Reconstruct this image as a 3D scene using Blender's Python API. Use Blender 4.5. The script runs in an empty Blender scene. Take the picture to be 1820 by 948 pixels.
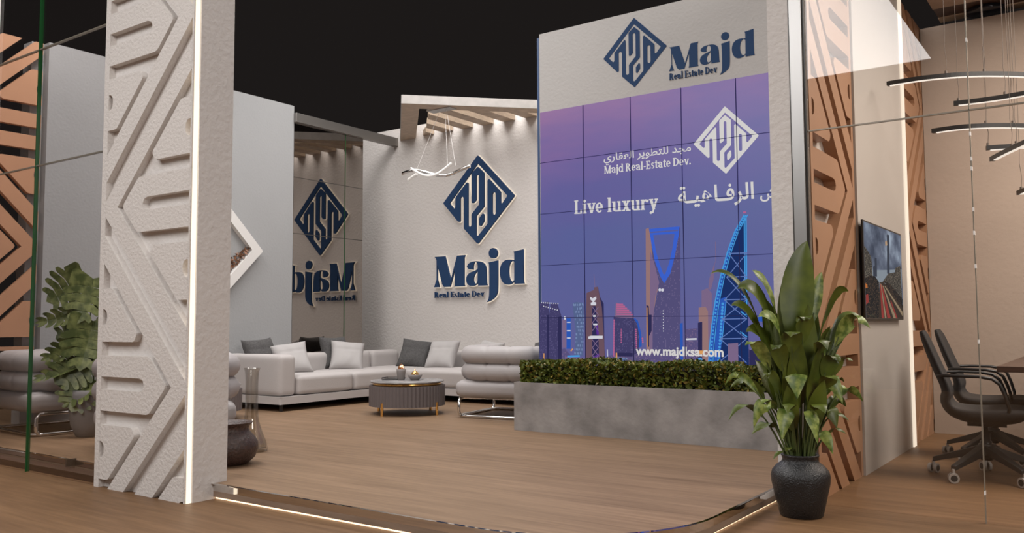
import bpy, bmesh, math, random
from mathutils import Vector, Matrix
random.seed(11)
R = math.radians
PI = math.pi
sc = bpy.context.scene
col = sc.collection

# ------------------------------------------------------------------ camera, world, lights, exposure
FPX, CX, CY = 1518.18, 910.0, 474.0
YAW, PIT, ROLL = R(35.3844), R(3.85276), R(-0.2823)
EYE = Vector((0, 0, 1.0))
_f = Vector((-math.sin(YAW)*math.cos(PIT), math.cos(YAW)*math.cos(PIT), math.sin(PIT)))
_r = Vector((math.cos(YAW), math.sin(YAW), 0))
_u = _r.cross(_f)
_c, _s = math.cos(ROLL), math.sin(ROLL)
CR, CU = _c*_r + _s*_u, -_s*_r + _c*_u
cam_d = bpy.data.cameras.new('camera')
cam_d.sensor_width = 36.0
cam_d.lens = FPX/1820*36
cam_d.clip_end = 200
cam = bpy.data.objects.new('camera', cam_d)
col.objects.link(cam)
cam.matrix_world = Matrix(((CR.x, CU.x, -_f.x, EYE.x), (CR.y, CU.y, -_f.y, EYE.y), (CR.z, CU.z, -_f.z, EYE.z), (0, 0, 0, 1)))
sc.camera = cam
sc.view_settings.view_transform = 'Standard'
sc.view_settings.look = 'None'
sc.view_settings.gamma = 1
sc.view_settings.use_curve_mapping = False
sc.view_settings.exposure = 0.22

world = bpy.data.worlds.new('dark_hall')
sc.world = world
world.use_nodes = True
world.node_tree.nodes['Background'].inputs[0].default_value = (0.0100, 0.0084, 0.0080, 1)
world.node_tree.nodes['Background'].inputs[1].default_value = 1.0


def area(name, loc, rot, sx, sy, power, color=(1, 1, 1), glossy=True):
    l = bpy.data.lights.new(name, 'AREA')
    l.shape = 'RECTANGLE'
    l.size, l.size_y = sx, sy
    l.energy = power
    l.color = color
    o = bpy.data.objects.new(name, l)
    o.location = loc
    o.rotation_euler = rot
    col.objects.link(o)
    o.visible_glossy = glossy
    return o


# hall lights over the aisle and the stand; the last two are added fill
area('hall_light_aisle', (-4.4, -1.9, 5.0), (0, 0, 0), 4.45, 4.86, 400, (1.0, 0.975, 0.96))
area('hall_light_stand', (-5.6, 4.6, 7.6), (0, 0, 0), 8.5, 6.5, 330, (1.0, 0.965, 0.935))
area('hall_light_meeting', (1.0, 6.6, 3.72), (0, 0, 0), 2.0, 2.6, 225, (1.0, 0.92, 0.84))
area('hall_light_seating', (-5.7, 7.3, 5.4), (R(14), 0, 0), 2.8, 1.8, 125, (1.0, 0.965, 0.94))
area('fill_light_front_left', (-6.6, 3.4, 5.4), (0, R(-12), 0), 2.0, 1.4, 125, (1.0, 0.965, 0.94))  # added fill lamp, brightens the left wall, lattice and far left armchair
area('fill_light_side', (5.0, 0.2, 4.2), (R(62), 0, R(62)), 3.2, 2.6, 225, (1.0, 0.95, 0.91))  # unseen lamp added to lift the pillar side, copper and television panel


def at(px, py, ax, val):
    """the point where the sight line through a pixel of the photograph meets a plane of the stand"""
    d = _f + CR*((px-CX)/FPX) - CU*((py-CY)/FPX)
    i = 'xyz'.index(ax)
    return EYE + d*((val-EYE[i])/d[i])


# ------------------------------------------------------------------ materials
MATS = {}


def mat(name, color, rough=0.6, metal=0.0, spec=0.5, bump=None, var=None, emit=None, coat=0.0):
    """bump=(scale, strength, detail, stretch xyz); var=(scale, amount, stretch xyz)"""
    m = bpy.data.materials.new(name)
    m.use_nodes = True
    nt = m.node_tree
    p = nt.nodes['Principled BSDF']
    p.inputs['Base Color'].default_value = (*color, 1)
    p.inputs['Roughness'].default_value = rough
    p.inputs['Metallic'].default_value = metal
    p.inputs['Specular IOR Level'].default_value = spec
    p.inputs['Coat Weight'].default_value = coat
    if emit:
        p.inputs['Emission Color'].default_value = (*emit[0], 1)
        p.inputs['Emission Strength'].default_value = emit[1]
    tc = nt.nodes.new('ShaderNodeTexCoord')

    def mapped(stretch):
        mp = nt.nodes.new('ShaderNodeMapping')
        mp.inputs['Scale'].default_value = stretch
        nt.links.new(tc.outputs['Object'], mp.inputs['Vector'])
        return mp.outputs['Vector']
    if var:
        n = nt.nodes.new('ShaderNodeTexNoise')
        n.inputs['Scale'].default_value = var[0]
        n.inputs['Detail'].default_value = 5
        nt.links.new(mapped(var[2] if len(var) > 2 else (1, 1, 1)), n.inputs['Vector'])
        cr = nt.nodes.new('ShaderNodeValToRGB')
        a = var[1]
        cr.color_ramp.elements[0].position = 0.3
        cr.color_ramp.elements[1].position = 0.7
        cr.color_ramp.elements[0].color = (*[c*(1-a) for c in color], 1)
        cr.color_ramp.elements[1].color = (*[min(1, c*(1+a)) for c in color], 1)
        nt.links.new(n.outputs['Fac'], cr.inputs['Fac'])
        nt.links.new(cr.outputs['Color'], p.inputs['Base Color'])
    if bump:
        n = nt.nodes.new('ShaderNodeTexNoise')
        n.inputs['Scale'].default_value = bump[0]
        n.inputs['Detail'].default_value = bump[2]
        nt.links.new(mapped(bump[3] if len(bump) > 3 else (1, 1, 1)), n.inputs['Vector'])
        b = nt.nodes.new('ShaderNodeBump')
        b.inputs['Strength'].default_value = bump[1]
        b.inputs['Distance'].default_value = 0.01
        nt.links.new(n.outputs['Fac'], b.inputs['Height'])
        nt.links.new(b.outputs['Normal'], p.inputs['Normal'])
    MATS[name] = m
    return m


def lin(r, g, b):
    def f(c):
        c /= 255
        return c/12.92 if c <= 0.04045 else ((c+0.055)/1.055)**2.4
    return (f(r), f(g), f(b))


PLASTER = mat('plaster', (0.64, 0.605, 0.58), 0.85, bump=(30, 0.6, 6), var=(1.3, 0.02))
PLASTER_H = mat('plaster_header', (0.50, 0.487, 0.475), 0.85, bump=(38, 0.35, 6), var=(1.3, 0.02))
PLASTER_G = mat('plaster_grey', (0.345, 0.348, 0.352), 0.85, bump=(38, 0.3, 6), var=(1.3, 0.02))
RELIEF = mat('relief_plaster', (0.62, 0.58, 0.55), 0.85, bump=(50, 0.6, 7))
COPPER = mat('copper_paint', (0.325, 0.172, 0.095), 0.42, spec=0.4, var=(2, 0.05))
COPPER_D = mat('copper_lattice', (0.50, 0.27, 0.16), 0.45, spec=0.4, var=(2, 0.05))
BEIGE = mat('beige_plaster', (0.39, 0.31, 0.252), 0.8, bump=(30, 0.2, 5), var=(1.0, 0.03, (1, 1, 4)))
PALE = mat('pale_backing', (0.62, 0.57, 0.52), 0.8)
TVPANEL = mat('satin_panel', (0.42, 0.385, 0.352), 0.38, bump=(8, 0.05, 3))
NAVY = mat('navy_letter', (0.020, 0.052, 0.130), 0.7, spec=0.2)
BLUEEDGE = mat('blue_edge', (0.03, 0.075, 0.19), 0.5)
CONCRETE = mat('concrete', (0.275, 0.258, 0.25), 0.8, bump=(30, 0.25, 6), var=(4.5, 0.30))
LEATHER = mat('grey_leather', (0.40, 0.375, 0.375), 0.5, bump=(90, 0.08, 4))
FABRIC = mat('pale_fabric', (0.46, 0.43, 0.42), 0.9, bump=(160, 0.25, 3))
FABRIC_B = mat('pillow_fabric', (0.43, 0.41, 0.405), 0.95, bump=(220, 0.3, 3))
FABRIC_D = mat('dark_pillow_fabric', (0.085, 0.082, 0.082), 0.95, bump=(140, 0.5, 3), var=(60, 0.25))
BLACK = mat('black_plastic', (0.018, 0.016, 0.015), 0.45)
MESHB = mat('black_mesh_fabric', (0.022, 0.019, 0.018), 0.8, bump=(300, 0.3, 2))
DARKMETAL = mat('dark_metal', (0.03, 0.028, 0.028), 0.35, metal=0.6)
STEEL = mat('brushed_steel', (0.42, 0.41, 0.40), 0.38, metal=1.0, bump=(40, 0.05, 3, (1, 1, 0.05)))
BARMETAL = mat('bar_metal', (0.32, 0.30, 0.28), 0.4, metal=0.9)
CHROME = mat('chrome', (0.78, 0.77, 0.76), 0.08, metal=1.0)
GOLD = mat('gold', (0.80, 0.48, 0.16), 0.16, metal=1.0)
ROSE = mat('rose_gold', (0.85, 0.42, 0.22), 0.15, metal=1.0)
RIBBED = mat('ribbed_taupe', (0.135, 0.115, 0.115), 0.5)
MARBLE = mat('grey_marble', (0.26, 0.25, 0.25), 0.15, var=(6, 0.3))
STONEWARE = mat('stoneware', (0.25, 0.225, 0.215), 0.6, bump=(80, 0.1, 3))
BRONZE = mat('bronze_clay', (0.055, 0.030, 0.024), 0.42, spec=0.6, bump=(70, 0.7, 4), var=(60, 0.5))
BLACKPOT = mat('black_clay', (0.011, 0.011, 0.012), 0.38, bump=(130, 0.55, 3), spec=0.6)
GREYPOT = mat('grey_pot', (0.17, 0.165, 0.165), 0.7, bump=(40, 0.2, 3))
SOIL = mat('soil', (0.025, 0.018, 0.012), 0.95, bump=(90, 0.8, 4))
STEM = mat('stem_green', (0.075, 0.10, 0.025), 0.5)
STEM_B = mat('stem_brown', (0.06, 0.04, 0.02), 0.7)
WIRE = mat('wire', (0.14, 0.11, 0.09), 0.6)
DARKWOOD = mat('dark_wood', (0.065, 0.034, 0.022), 0.4, var=(5, 0.35, (1, 14, 14)))
CANOPYW = mat('canopy_wood', (0.50, 0.39, 0.29), 0.6, var=(4, 0.14, (3, 3, 12)))
CANOPYG = mat('canopy_face', (0.43, 0.405, 0.385), 0.7, var=(9, 0.10))
PLATWOOD = mat('platform_side', (0.25, 0.175, 0.125), 0.5, var=(4, 0.15, (1, 1, 10)))
MIRRORTRIM = mat('mirror_trim', (0.72, 0.69, 0.66), 0.04, metal=1.0)
WHITE = mat('white_paint', (0.72, 0.70, 0.68), 0.6)
SEAM = mat('glass_seam', (0.30, 0.27, 0.22), 0.25, metal=0.4)
SEAMD = mat('glass_seam_dark', (0.05, 0.045, 0.04), 0.3)
GREENEDGE = mat('green_glass_edge', (0.010, 0.055, 0.016), 0.15, emit=((0.01, 0.08, 0.02), 0.10))
LED = mat('warm_led', (0.15, 0.14, 0.12), 0.5, emit=((1.0, 0.85, 0.66), 1.15))
LEDSOFT = mat('warm_led_soft', (0.15, 0.14, 0.12), 0.5, emit=((1.0, 0.86, 0.70), 0.85))
LEDFLOOR = mat('warm_led_floor', (0.15, 0.14, 0.12), 0.5, emit=((1.0, 0.68, 0.42), 2.1))
HALO = mat('halo_led', (0.15, 0.14, 0.12), 0.5, emit=((1.0, 0.86, 0.70), 0.62))
LAMPLED = mat('lamp_led', (0.9, 0.9, 0.85), 0.5, emit=((1.0, 0.94, 0.86), 0.7))
CASTERW = mat('caster_rim', (0.40, 0.37, 0.34), 0.5)


def wood_floor(name, c1, c2, rough=0.45):
    m = bpy.data.materials.new(name)
    m.use_nodes = True
    nt = m.node_tree
    p = nt.nodes['Principled BSDF']
    tc = nt.nodes.new('ShaderNodeTexCoord')

    def noise(scale, stretch, detail, rough_=0.6):
        mp = nt.nodes.new('ShaderNodeMapping')
        mp.inputs['Scale'].default_value = stretch
        nt.links.new(tc.outputs['Object'], mp.inputs['Vector'])
        n = nt.nodes.new('ShaderNodeTexNoise')
        n.inputs['Scale'].default_value = scale
        n.inputs['Detail'].default_value = detail
        n.inputs['Roughness'].default_value = rough_
        nt.links.new(mp.outputs['Vector'], n.inputs['Vector'])
        return n.outputs['Fac']
    a = noise(1.0, (1.6, 26, 1), 8, 0.65)
    b = noise(1.0, (0.5, 5, 1), 3)
    mx = nt.nodes.new('ShaderNodeMix')
    mx.data_type = 'FLOAT'
    mx.inputs[0].default_value = 0.35
    nt.links.new(a, mx.inputs[2])
    nt.links.new(b, mx.inputs[3])
    cr = nt.nodes.new('ShaderNodeValToRGB')
    cr.color_ramp.elements[0].position = 0.36
    cr.color_ramp.elements[1].position = 0.62
    cr.color_ramp.elements[0].color = (*c1, 1)
    cr.color_ramp.elements[1].color = (*c2, 1)
    nt.links.new(mx.outputs[0], cr.inputs['Fac'])
    nt.links.new(cr.outputs['Color'], p.inputs['Base Color'])
    p.inputs['Roughness'].default_value = rough
    p.inputs['Specular IOR Level'].default_value = 0.3
    bp = nt.nodes.new('ShaderNodeBump')
    bp.inputs['Strength'].default_value = 0.08
    bp.inputs['Distance'].default_value = 0.004
    nt.links.new(a, bp.inputs['Height'])
    nt.links.new(bp.outputs['Normal'], p.inputs['Normal'])
    return m


FLOOR = wood_floor('aisle_wood', (0.108, 0.055, 0.024), (0.190, 0.105, 0.050), 0.5)
PLATFORM = wood_floor('stand_wood', (0.160, 0.098, 0.055), (0.262, 0.168, 0.102), 0.5)


def glass_mat(name, tint=(0.93, 0.93, 0.92), ior=1.55, rough=0.0):
    m = bpy.data.materials.new(name)
    m.use_nodes = True
    nt = m.node_tree
    nt.nodes.remove(nt.nodes['Principled BSDF'])
    out = nt.nodes['Material Output']
    tr = nt.nodes.new('ShaderNodeBsdfTransparent')
    tr.inputs[0].default_value = (*tint, 1)
    gl = nt.nodes.new('ShaderNodeBsdfGlossy')
    gl.inputs['Roughness'].default_value = rough
    geo = nt.nodes.new('ShaderNodeNewGeometry')
    mr = nt.nodes.new('ShaderNodeMapRange')
    mr.inputs[3].default_value = ior
    mr.inputs[4].default_value = 1/ior
    nt.links.new(geo.outputs['Backfacing'], mr.inputs[0])
    fr = nt.nodes.new('ShaderNodeFresnel')
    nt.links.new(mr.outputs[0], fr.inputs[0])
    mx = nt.nodes.new('ShaderNodeMixShader')
    nt.links.new(fr.outputs[0], mx.inputs[0])
    nt.links.new(tr.outputs[0], mx.inputs[1])
    nt.links.new(gl.outputs[0], mx.inputs[2])
    nt.links.new(mx.outputs[0], out.inputs[0])
    return m


GLASS = glass_mat('pane_glass', (0.96, 0.95, 0.94), 1.56)
GLASS_L = glass_mat('pane_glass_smoked', (0.94, 0.925, 0.92), 1.45)
VASEGLASS = glass_mat('bottle_glass', (0.90, 0.89, 0.87), 1.7)


def mirror_mat():
    m = bpy.data.materials.new('smoked_mirror')
    m.use_nodes = True
    nt = m.node_tree
    p = nt.nodes['Principled BSDF']
    p.inputs['Base Color'].default_value = (0.335, 0.305, 0.28, 1)
    p.inputs['Metallic'].default_value = 1
    p.inputs['Roughness'].default_value = 0.02
    return m


MIRROR = mirror_mat()


def leaf_mat(name, dark, light, scale, rough=0.4, edge=0.5):
    m = bpy.data.materials.new(name)
    m.use_nodes = True
    nt = m.node_tree
    p = nt.nodes['Principled BSDF']
    p.inputs['Roughness'].default_value = rough
    p.inputs['Specular IOR Level'].default_value = 0.5
    tc = nt.nodes.new('ShaderNodeTexCoord')
    n = nt.nodes.new('ShaderNodeTexNoise')
    n.inputs['Scale'].default_value = scale
    n.inputs['Detail'].default_value = 3
    nt.links.new(tc.outputs['Object'], n.inputs['Vector'])
    cr = nt.nodes.new('ShaderNodeValToRGB')
    cr.color_ramp.elements[0].position = edge-0.14
    cr.color_ramp.elements[1].position = edge+0.14
    cr.color_ramp.elements[0].color = (*dark, 1)
    cr.color_ramp.elements[1].color = (*light, 1)
    nt.links.new(n.outputs['Fac'], cr.inputs['Fac'])
    nt.links.new(cr.outputs['Color'], p.inputs['Base Color'])
    return m


LEAF = leaf_mat('leaf_green', (0.050, 0.072, 0.008), (0.105, 0.132, 0.014), 9)
LEAF_V = leaf_mat('leaf_variegated', (0.080, 0.13, 0.016), (0.30, 0.35, 0.085), 30, edge=0.53)
LEAF_M = leaf_mat('monstera_green', (0.060, 0.085, 0.018), (0.20, 0.23, 0.075), 16, edge=0.55)
HEDGE_A = leaf_mat('hedge_green', (0.055, 0.080, 0.012), (0.16, 0.19, 0.030), 9)
HEDGE_B = leaf_mat('hedge_olive', (0.15, 0.13, 0.02), (0.34, 0.23, 0.04), 9)
DRIED = leaf_mat('dried_leaf', (0.03, 0.018, 0.012), (0.30, 0.13, 0.06), 20)


def emis(name, color, strength=1.0):
    m = bpy.data.materials.new(name)
    m.use_nodes = True
    nt = m.node_tree
    nt.nodes.remove(nt.nodes['Principled BSDF'])
    e = nt.nodes.new('ShaderNodeEmission')
    e.inputs[0].default_value = (*color, 1)
    e.inputs[1].default_value = strength*0.86
    nt.links.new(e.outputs[0], nt.nodes['Material Output'].inputs[0])
    return m


# ------------------------------------------------------------------ mesh builder
class MB:
    def __init__(self):
        self.v, self.f, self.mi, self.sm = [], [], [], []

    def add(self, vs, fs, mi=0, smooth=False):
        o = len(self.v)
        self.v += [tuple(p) for p in vs]
        for f in fs:
            self.f.append([i+o for i in f])
            self.mi.append(mi)
            self.sm.append(smooth)

    def box(self, x0, x1, y0, y1, z0, z1, mi=0):
        vs = [(x0, y0, z0), (x1, y0, z0), (x1, y1, z0), (x0, y1, z0), (x0, y0, z1), (x1, y0, z1), (x1, y1, z1), (x0, y1, z1)]
        self.add(vs, [(0, 3, 2, 1), (4, 5, 6, 7), (0, 1, 5, 4), (1, 2, 6, 5), (2, 3, 7, 6), (3, 0, 4, 7)], mi)

    def prism(self, poly, fn, d0, d1, mi=0, mis=None):
        """poly of (a,b) counter-clockwise seen from the d1 side; fn(a,b,d)->point"""
        n = len(poly)
        if sum(poly[i][0]*poly[(i+1) % n][1]-poly[(i+1) % n][0]*poly[i][1] for i in range(n)) < 0:
            poly = poly[::-1]
        vs = [fn(a, b, d0) for a, b in poly]+[fn(a, b, d1) for a, b in poly]
        self.add(vs, [list(range(n, 2*n))], mi)
        self.add(vs, [list(range(n-1, -1, -1))], mi)
        self.add(vs, [(i, (i+1) % n, n+(i+1) % n, n+i) for i in range(n)], mi if mis is None else mis)

    def flat(self, poly, fn, d, mi=0):
        n = len(poly)
        if sum(poly[i][0]*poly[(i+1) % n][1]-poly[(i+1) % n][0]*poly[i][1] for i in range(n)) < 0:
            poly = poly[::-1]
        self.add([fn(a, b, d) for a, b in poly], [list(range(n))], mi)

    def tube(self, pts, r, seg=10, mi=0, closed=False, sx=1.0, cap=True):
        pts = [Vector(p) for p in pts]
        n = len(pts)
        rs = r if isinstance(r, (list, tuple)) else [r]*n
        rings = []
        up = None
        for i, p in enumerate(pts):
            if closed:
                t = (pts[(i+1) % n]-pts[i-1]).normalized()
            else:
                t = (pts[min(i+1, n-1)]-pts[max(i-1, 0)]).normalized()
            if up is None:
                up = Vector((0, 0, 1)) if abs(t.z) < 0.9 else Vector((1, 0, 0))
            a = t.cross(up).normalized()
            b = a.cross(t).normalized()
            up = b
            rings.append([p+(a*math.cos(2*PI*k/seg)*sx+b*math.sin(2*PI*k/seg))*rs[i] for k in range(seg)])
        vs = [q for g in rings for q in g]
        fs = []
        m = n if closed else n-1
        for i in range(m):
            j = (i+1) % n
            for k in range(seg):
                l = (k+1) % seg
                fs.append((i*seg+k, i*seg+l, j*seg+l, j*seg+k))
        self.add(vs, fs, mi, True)
        if not closed and cap:
            self.add(rings[0], [list(range(seg-1, -1, -1))], mi)
            self.add(rings[-1], [list(range(seg))], mi)

    def lathe(self, prof, c=(0, 0, 0), seg=40, mi=0, smooth=True, capb=True, capt=False):
        vs, fs = [], []
        n = len(prof)
        for r, z in prof:
            for k in range(seg):
                a = 2*PI*k/seg
                vs.append((c[0]+r*math.cos(a), c[1]+r*math.sin(a), c[2]+z))
        for i in range(n-1):
            for k in range(seg):
                l = (k+1) % seg
                fs.append((i*seg+k, i*seg+l, (i+1)*seg+l, (i+1)*seg+k))
        self.add(vs, fs, mi, smooth)
        if capb:
            self.add(vs[:seg], [list(range(seg-1, -1, -1))], mi)
        if capt:
            self.add(vs[-seg:], [list(range(seg))], mi)

    def cyl(self, p0, p1, r, seg=16, mi=0):
        self.tube([p0, p1], r, seg, mi)

    def build(self, name, mats, parent=None, bevel=0.0, bseg=2, subsurf=0, loc=None, rot=None, weld=False):
        me = bpy.data.meshes.new(name)
        me.from_pydata(self.v, [], self.f)
        for m in (mats if isinstance(mats, (list, tuple)) else [mats]):
            me.materials.append(m)
        me.polygons.foreach_set('material_index', self.mi)
        me.polygons.foreach_set('use_smooth', self.sm)
        me.update()
        o = bpy.data.objects.new(name, me)
        col.objects.link(o)
        if parent is not None:
            o.parent = parent
        if loc is not None:
            o.location = loc
        if rot is not None:
            o.rotation_euler = rot
        if bevel:
            b = o.modifiers.new('bevel', 'BEVEL')
            b.width = bevel
            b.segments = bseg
            b.limit_method = 'ANGLE'
            if bseg > 2:
                me.polygons.foreach_set('use_smooth', [True]*len(me.polygons))
                w = o.modifiers.new('wn', 'WEIGHTED_NORMAL')
                w.keep_sharp = True
        if subsurf:
            s = o.modifiers.new('sub', 'SUBSURF')
            s.levels = s.render_levels = subsurf
            me.polygons.foreach_set('use_smooth', [True]*len(me.polygons))
        return o


def tag(o, label=None, cat=None, group=None, kind=None):
    if label:
        o['label'] = label
    if cat:
        o['category'] = cat
    if group:
        o['group'] = group
    if kind:
        o['kind'] = kind
    return o


def thing(name, label, cat, loc=(0, 0, 0), rz=0.0, group=None):
    o = bpy.data.objects.new(name, None)
    o.empty_display_size = 0.1
    col.objects.link(o)
    o.location = loc
    o.rotation_euler = (0, 0, rz)
    return tag(o, label, cat, group)


def struct(name, mb, mats, label=None, **k):
    o = mb.build(name, mats, **k)
    o['kind'] = 'structure'
    if label:
        o['label'] = label
    return o


def copy_tree(o, parent=None):
    c = o.copy()
    col.objects.link(c)
    c.parent = parent
    for ch in list(o.children):
        copy_tree(ch, c)
    return c


def clip(poly, x0, x1, y0, y1):
    def half(pl, inside, inter):
        out = []
        for i in range(len(pl)):
            a, b = pl[i-1], pl[i]
            ia, ib = inside(a), inside(b)
            if ib:
                if not ia:
                    out.append(inter(a, b))
                out.append(b)
            elif ia:
                out.append(inter(a, b))
        return out

    def ix(v):
        return lambda a, b: (v, a[1]+(b[1]-a[1])*(v-a[0])/(b[0]-a[0]))

    def iy(v):
        return lambda a, b: (a[0]+(b[0]-a[0])*(v-a[1])/(b[1]-a[1]), v)
    for ins, it in ((lambda p: p[0] >= x0, ix(x0)), (lambda p: p[0] <= x1, ix(x1)), (lambda p: p[1] >= y0, iy(y0)), (lambda p: p[1] <= y1, iy(y1))):
        if not poly:
            return []
        poly = half(poly, ins, it)
    return poly if len(poly) >= 3 else []


def rounded(poly, r, seg=4, skip=()):
    out = []
    n = len(poly)
    for i in range(n):
        p, a, b = Vector(poly[i]), Vector(poly[i-1]), Vector(poly[(i+1) % n])
        if i in skip:
            out.append(tuple(p))
            continue
        da, db = (a-p), (b-p)
        rr = min(r, da.length*0.45, db.length*0.45)
        p0, p1 = p+da.normalized()*rr, p+db.normalized()*rr
        for k in range(seg+1):
            t = k/seg
            out.append(tuple(p0*(1-t)**2+p*2*t*(1-t)+p1*t*t))
    return out


# ------------------------------------------------------------------ relief pattern shared by the pillar and the copper panels
PW, PP = 0.89, 2.19


def half_hex(zc, mir):
    """raised pieces of one hexagon that grows from the left edge (or, mirrored, from the right one)"""
    ps = []
    for s in (1, -1):
        a = [(0, .257), (.355, .257), (.388, .305), (.10, .592), (0, .592), ]
        a = rounded(a, 0.02, 3, skip=(0, 4))
        notch = [(0, .46), (.018, .46), (.036, .452), (.048, .435), (.052, .41), (.048, .385), (.036, .368), (.018, .36), (0, .36)]
        a = a+notch
        ps.append([(x, zc+s*z) for x, z in a])
    u = [(0, -.171), (.527, -.171), (.70, 0), (.527, .171), (0, .171), (0, .04), (.425, .04), (.46, .028), (.475, 0), (.46, -.028), (.425, -.04), (0, -.04)]
    u = rounded(u, 0.03, 3, skip=(0, 4, 5, 6, 7, 8, 9, 10, 11))
    ps.append([(x, zc+z) for x, z in u])
    if mir:
        ps = [[(PW-x, z) for x, z in p] for p in ps]
    return ps


def pattern(zl, z0, z1):
    """polygons (x,z) of the raised parts; zl = centre height of one left-hand hexagon"""
    out = []
    for k in range(-3, 4):
        for p in half_hex(zl+k*PP, False)+half_hex(zl+(k+.5)*PP, True):
            c = clip(p, 0, PW, z0, z1)
            if c:
                out.append(c)
        for (a, b) in ((.75, .926), (1.048, 1.231)):
            zc = zl+k*PP
            h = PP/2
            pl = [(a, zc), (b, zc), (b-h, zc+h), (a-h, zc+h)]
            pm = [(a, zc), (b, zc), (b-h, zc-h), (a-h, zc-h)]
            for q in (pl, pm):
                c = clip(q, 0, PW, z0, z1)
                if c:
                    out.append(c)
    return out


# ------------------------------------------------------------------ structure
H = 3.73
GZ = 0.09
m = MB()
m.box(-13, 5, -4, 12, -0.05, 0)
struct('floor', m, FLOOR)


def platform_outline(e):
    x1, y0, r = -1.60-e, 3.08+e, 0.80
    pts = [(-10.5, y0)]
    for k in range(13):
        a = -PI/2+PI/2*k/12
        pts.append((x1-r+r*math.cos(a), y0+r+r*math.sin(a)))
    return pts+[(x1, 9.2), (-10.5, 9.2)]


XY = lambda a, b, d: (a, b, d)
m = MB()
m.prism(platform_outline(0.0), XY, 0.047, GZ, 0, 1)
m.prism(platform_outline(0.0), XY, 0.014, 0.047, 2)
_oa, _ob = platform_outline(0.001)[:-1], platform_outline(-0.016)[:-1]
for _i in range(len(_oa)-1):
    m.prism([_oa[_i], _oa[_i+1], _ob[_i+1], _ob[_i]], XY, GZ-.002, GZ+.0012, 1)
struct('platform', m, [PLATFORM, MIRRORTRIM, PLATWOOD], 'raised wooden floor of the stand with polished edge')
m = MB()
m.box(-8.6, -5.278, 2.965, 3.055, 0, 0.042)
struct('baseboard_front', m, DARKWOOD, 'dark base strip behind the smoked glass')
m = MB()
_lo = platform_outline(0.018)
_lo[0] = (-4.315, _lo[0][1])
_lo[-1] = (-4.315, 9.2)
m.prism(_lo, XY, 0.0005, 0.016)
struct('trim_1', m, LEDFLOOR, 'glowing warm light strip under the raised floor edge')

# back wall with the sign, screen wall, left wall, right wall, meeting room wall
m = MB()
m.box(-9.8, -1.62, 8.8, 8.95, 0, 3.765)
struct('wall_back', m, PLASTER)
m = MB()
m.box(-4.36, -1.62, 6.60, 6.95, GZ, H)
struct('wall_screen', m, PLASTER_H)
m = MB()
m.box(-4.40, -4.361, 6.62, 6.94, GZ, 3.705)
struct('trim_2', m, BLUEEDGE, 'thin blue edge panel at the left end of the screen wall')
m = MB()
m.box(-8.52, -8.26, 3.985, 6.97, GZ, 3.72)
m.box(-8.52, -8.36, 3.87, 3.985, GZ, 3.72)
struct('wall_left', m, PLASTER_G)
m = MB()
m.box(-1.605, -1.485, 4.92, 8.55, 0, H+0.05)
struct('wall_right', m, PALE)
m = MB()
m.box(-1.605, -1.482, 4.84, 4.92, 0, H+0.05)
struct('trim_3', m, PLASTER, 'white end face of the right wall')
m = MB()
m.box(-1.480, -1.412, 4.84, 4.92, 0, H+0.05, 0)
m.box(-1.4845, -1.4795, 4.838, 4.85, 0, H+0.05, 1)
m.box(-1.412, -1.400, 4.86, 4.90, 0, H+0.05, 1)
struct('trim_4', m, [STEEL, SEAMD], 'grey metal channel holding the meeting room glass')
m = MB()
m.box(-1.405, 4.2, 8.551, 8.70, 0, 3.72)
struct('wall_meeting', m, BEIGE)

# white relief pillar
piv = thing('column', 'white pillar with carved geometric relief and a vertical light strip', 'pillar', (0, 0, 0))
piv['kind'] = 'structure'
CX0, CY0 = -5.224, 2.90
m = MB()
m.box(-5.276, -4.31, CY0+0.042, 3.17, 0, 3.75)
m.build('pillar_body', PLASTER, piv)
m = MB()
FNY = lambda a, b, d: (CX0+a, CY0-d+0.045, b)
for pl in pattern(0.645, 0, 3.75):
    m.prism(pl, FNY, 0.0, 0.045)
m.prism([(-.052, 0), (0.001, 0), (0.001, 3.75), (-.052, 3.75)], FNY, -0.2, 0.045)
m.prism([(PW-.001, 0), (PW+.012, 0), (PW+.012, 3.75), (PW-.001, 3.75)], FNY, 0.034, 0.045)
m.build('relief_panel', RELIEF, piv, bevel=0.006, bseg=2)
m = MB()
m.box(CX0+PW+.002, -4.317, CY0+0.010, 2.938, 0, 3.75)
m.build('light_strip', LED, piv)

# left glass front
pane = thing('window_1', 'smoked glass front left of the white pillar', 'glass wall')
pane['kind'] = 'structure'
m = MB()
m.box(-6.88, -5.28, 2.925, 2.937, 0, 3.72)
m.build('pane', GLASS_L, pane)
m = MB()
for z in (2.97, 2.13):
    m.box(-6.88, -5.28, 2.921, 2.941, z-0.004, z+0.004)
m.build('seam', SEAM, pane)
m = MB()
m.box(-6.201, -6.193, 2.918, 2.944, 0, 3.72)
m.build('glass_edge', GREENEDGE, pane)
m = MB()
m.box(-7.9, -6.885, 2.90, 2.95, 0, 3.75)
struct('trim_5', m, WHITE, 'white post at the left end of the glass front')
m = MB()
m.box(-5.86, -5.85, 3.02, 3.09, 0.05, 0.10)
struct('trim_6', m, SEAMD, 'small dark clip on the platform edge')

# meeting room glass
pane = thing('window_2', 'clear glass front of the meeting room', 'glass wall')
pane['kind'] = 'structure'
m = MB()
m.box(-1.398, 4.2, 4.874, 4.886, 0, 3.72)
m.build('pane', GLASS, pane)
m = MB()
m.box(-1.398, 4.2, 4.870, 4.890, 2.080, 2.087)
m.box(-0.588, -0.583, 4.870, 4.890, 0, 3.72)
m.build('seam', SEAM, pane)
m = MB()
for z in (0.15, 0.9, 1.28, 1.45, 1.57, 1.78, 1.83, 1.96, 2.45, 2.9):
    m.box(-0.589, -0.582, 4.868, 4.892, z-0.010, z+0.010)
m.build('clip', WHITE, pane)

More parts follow.
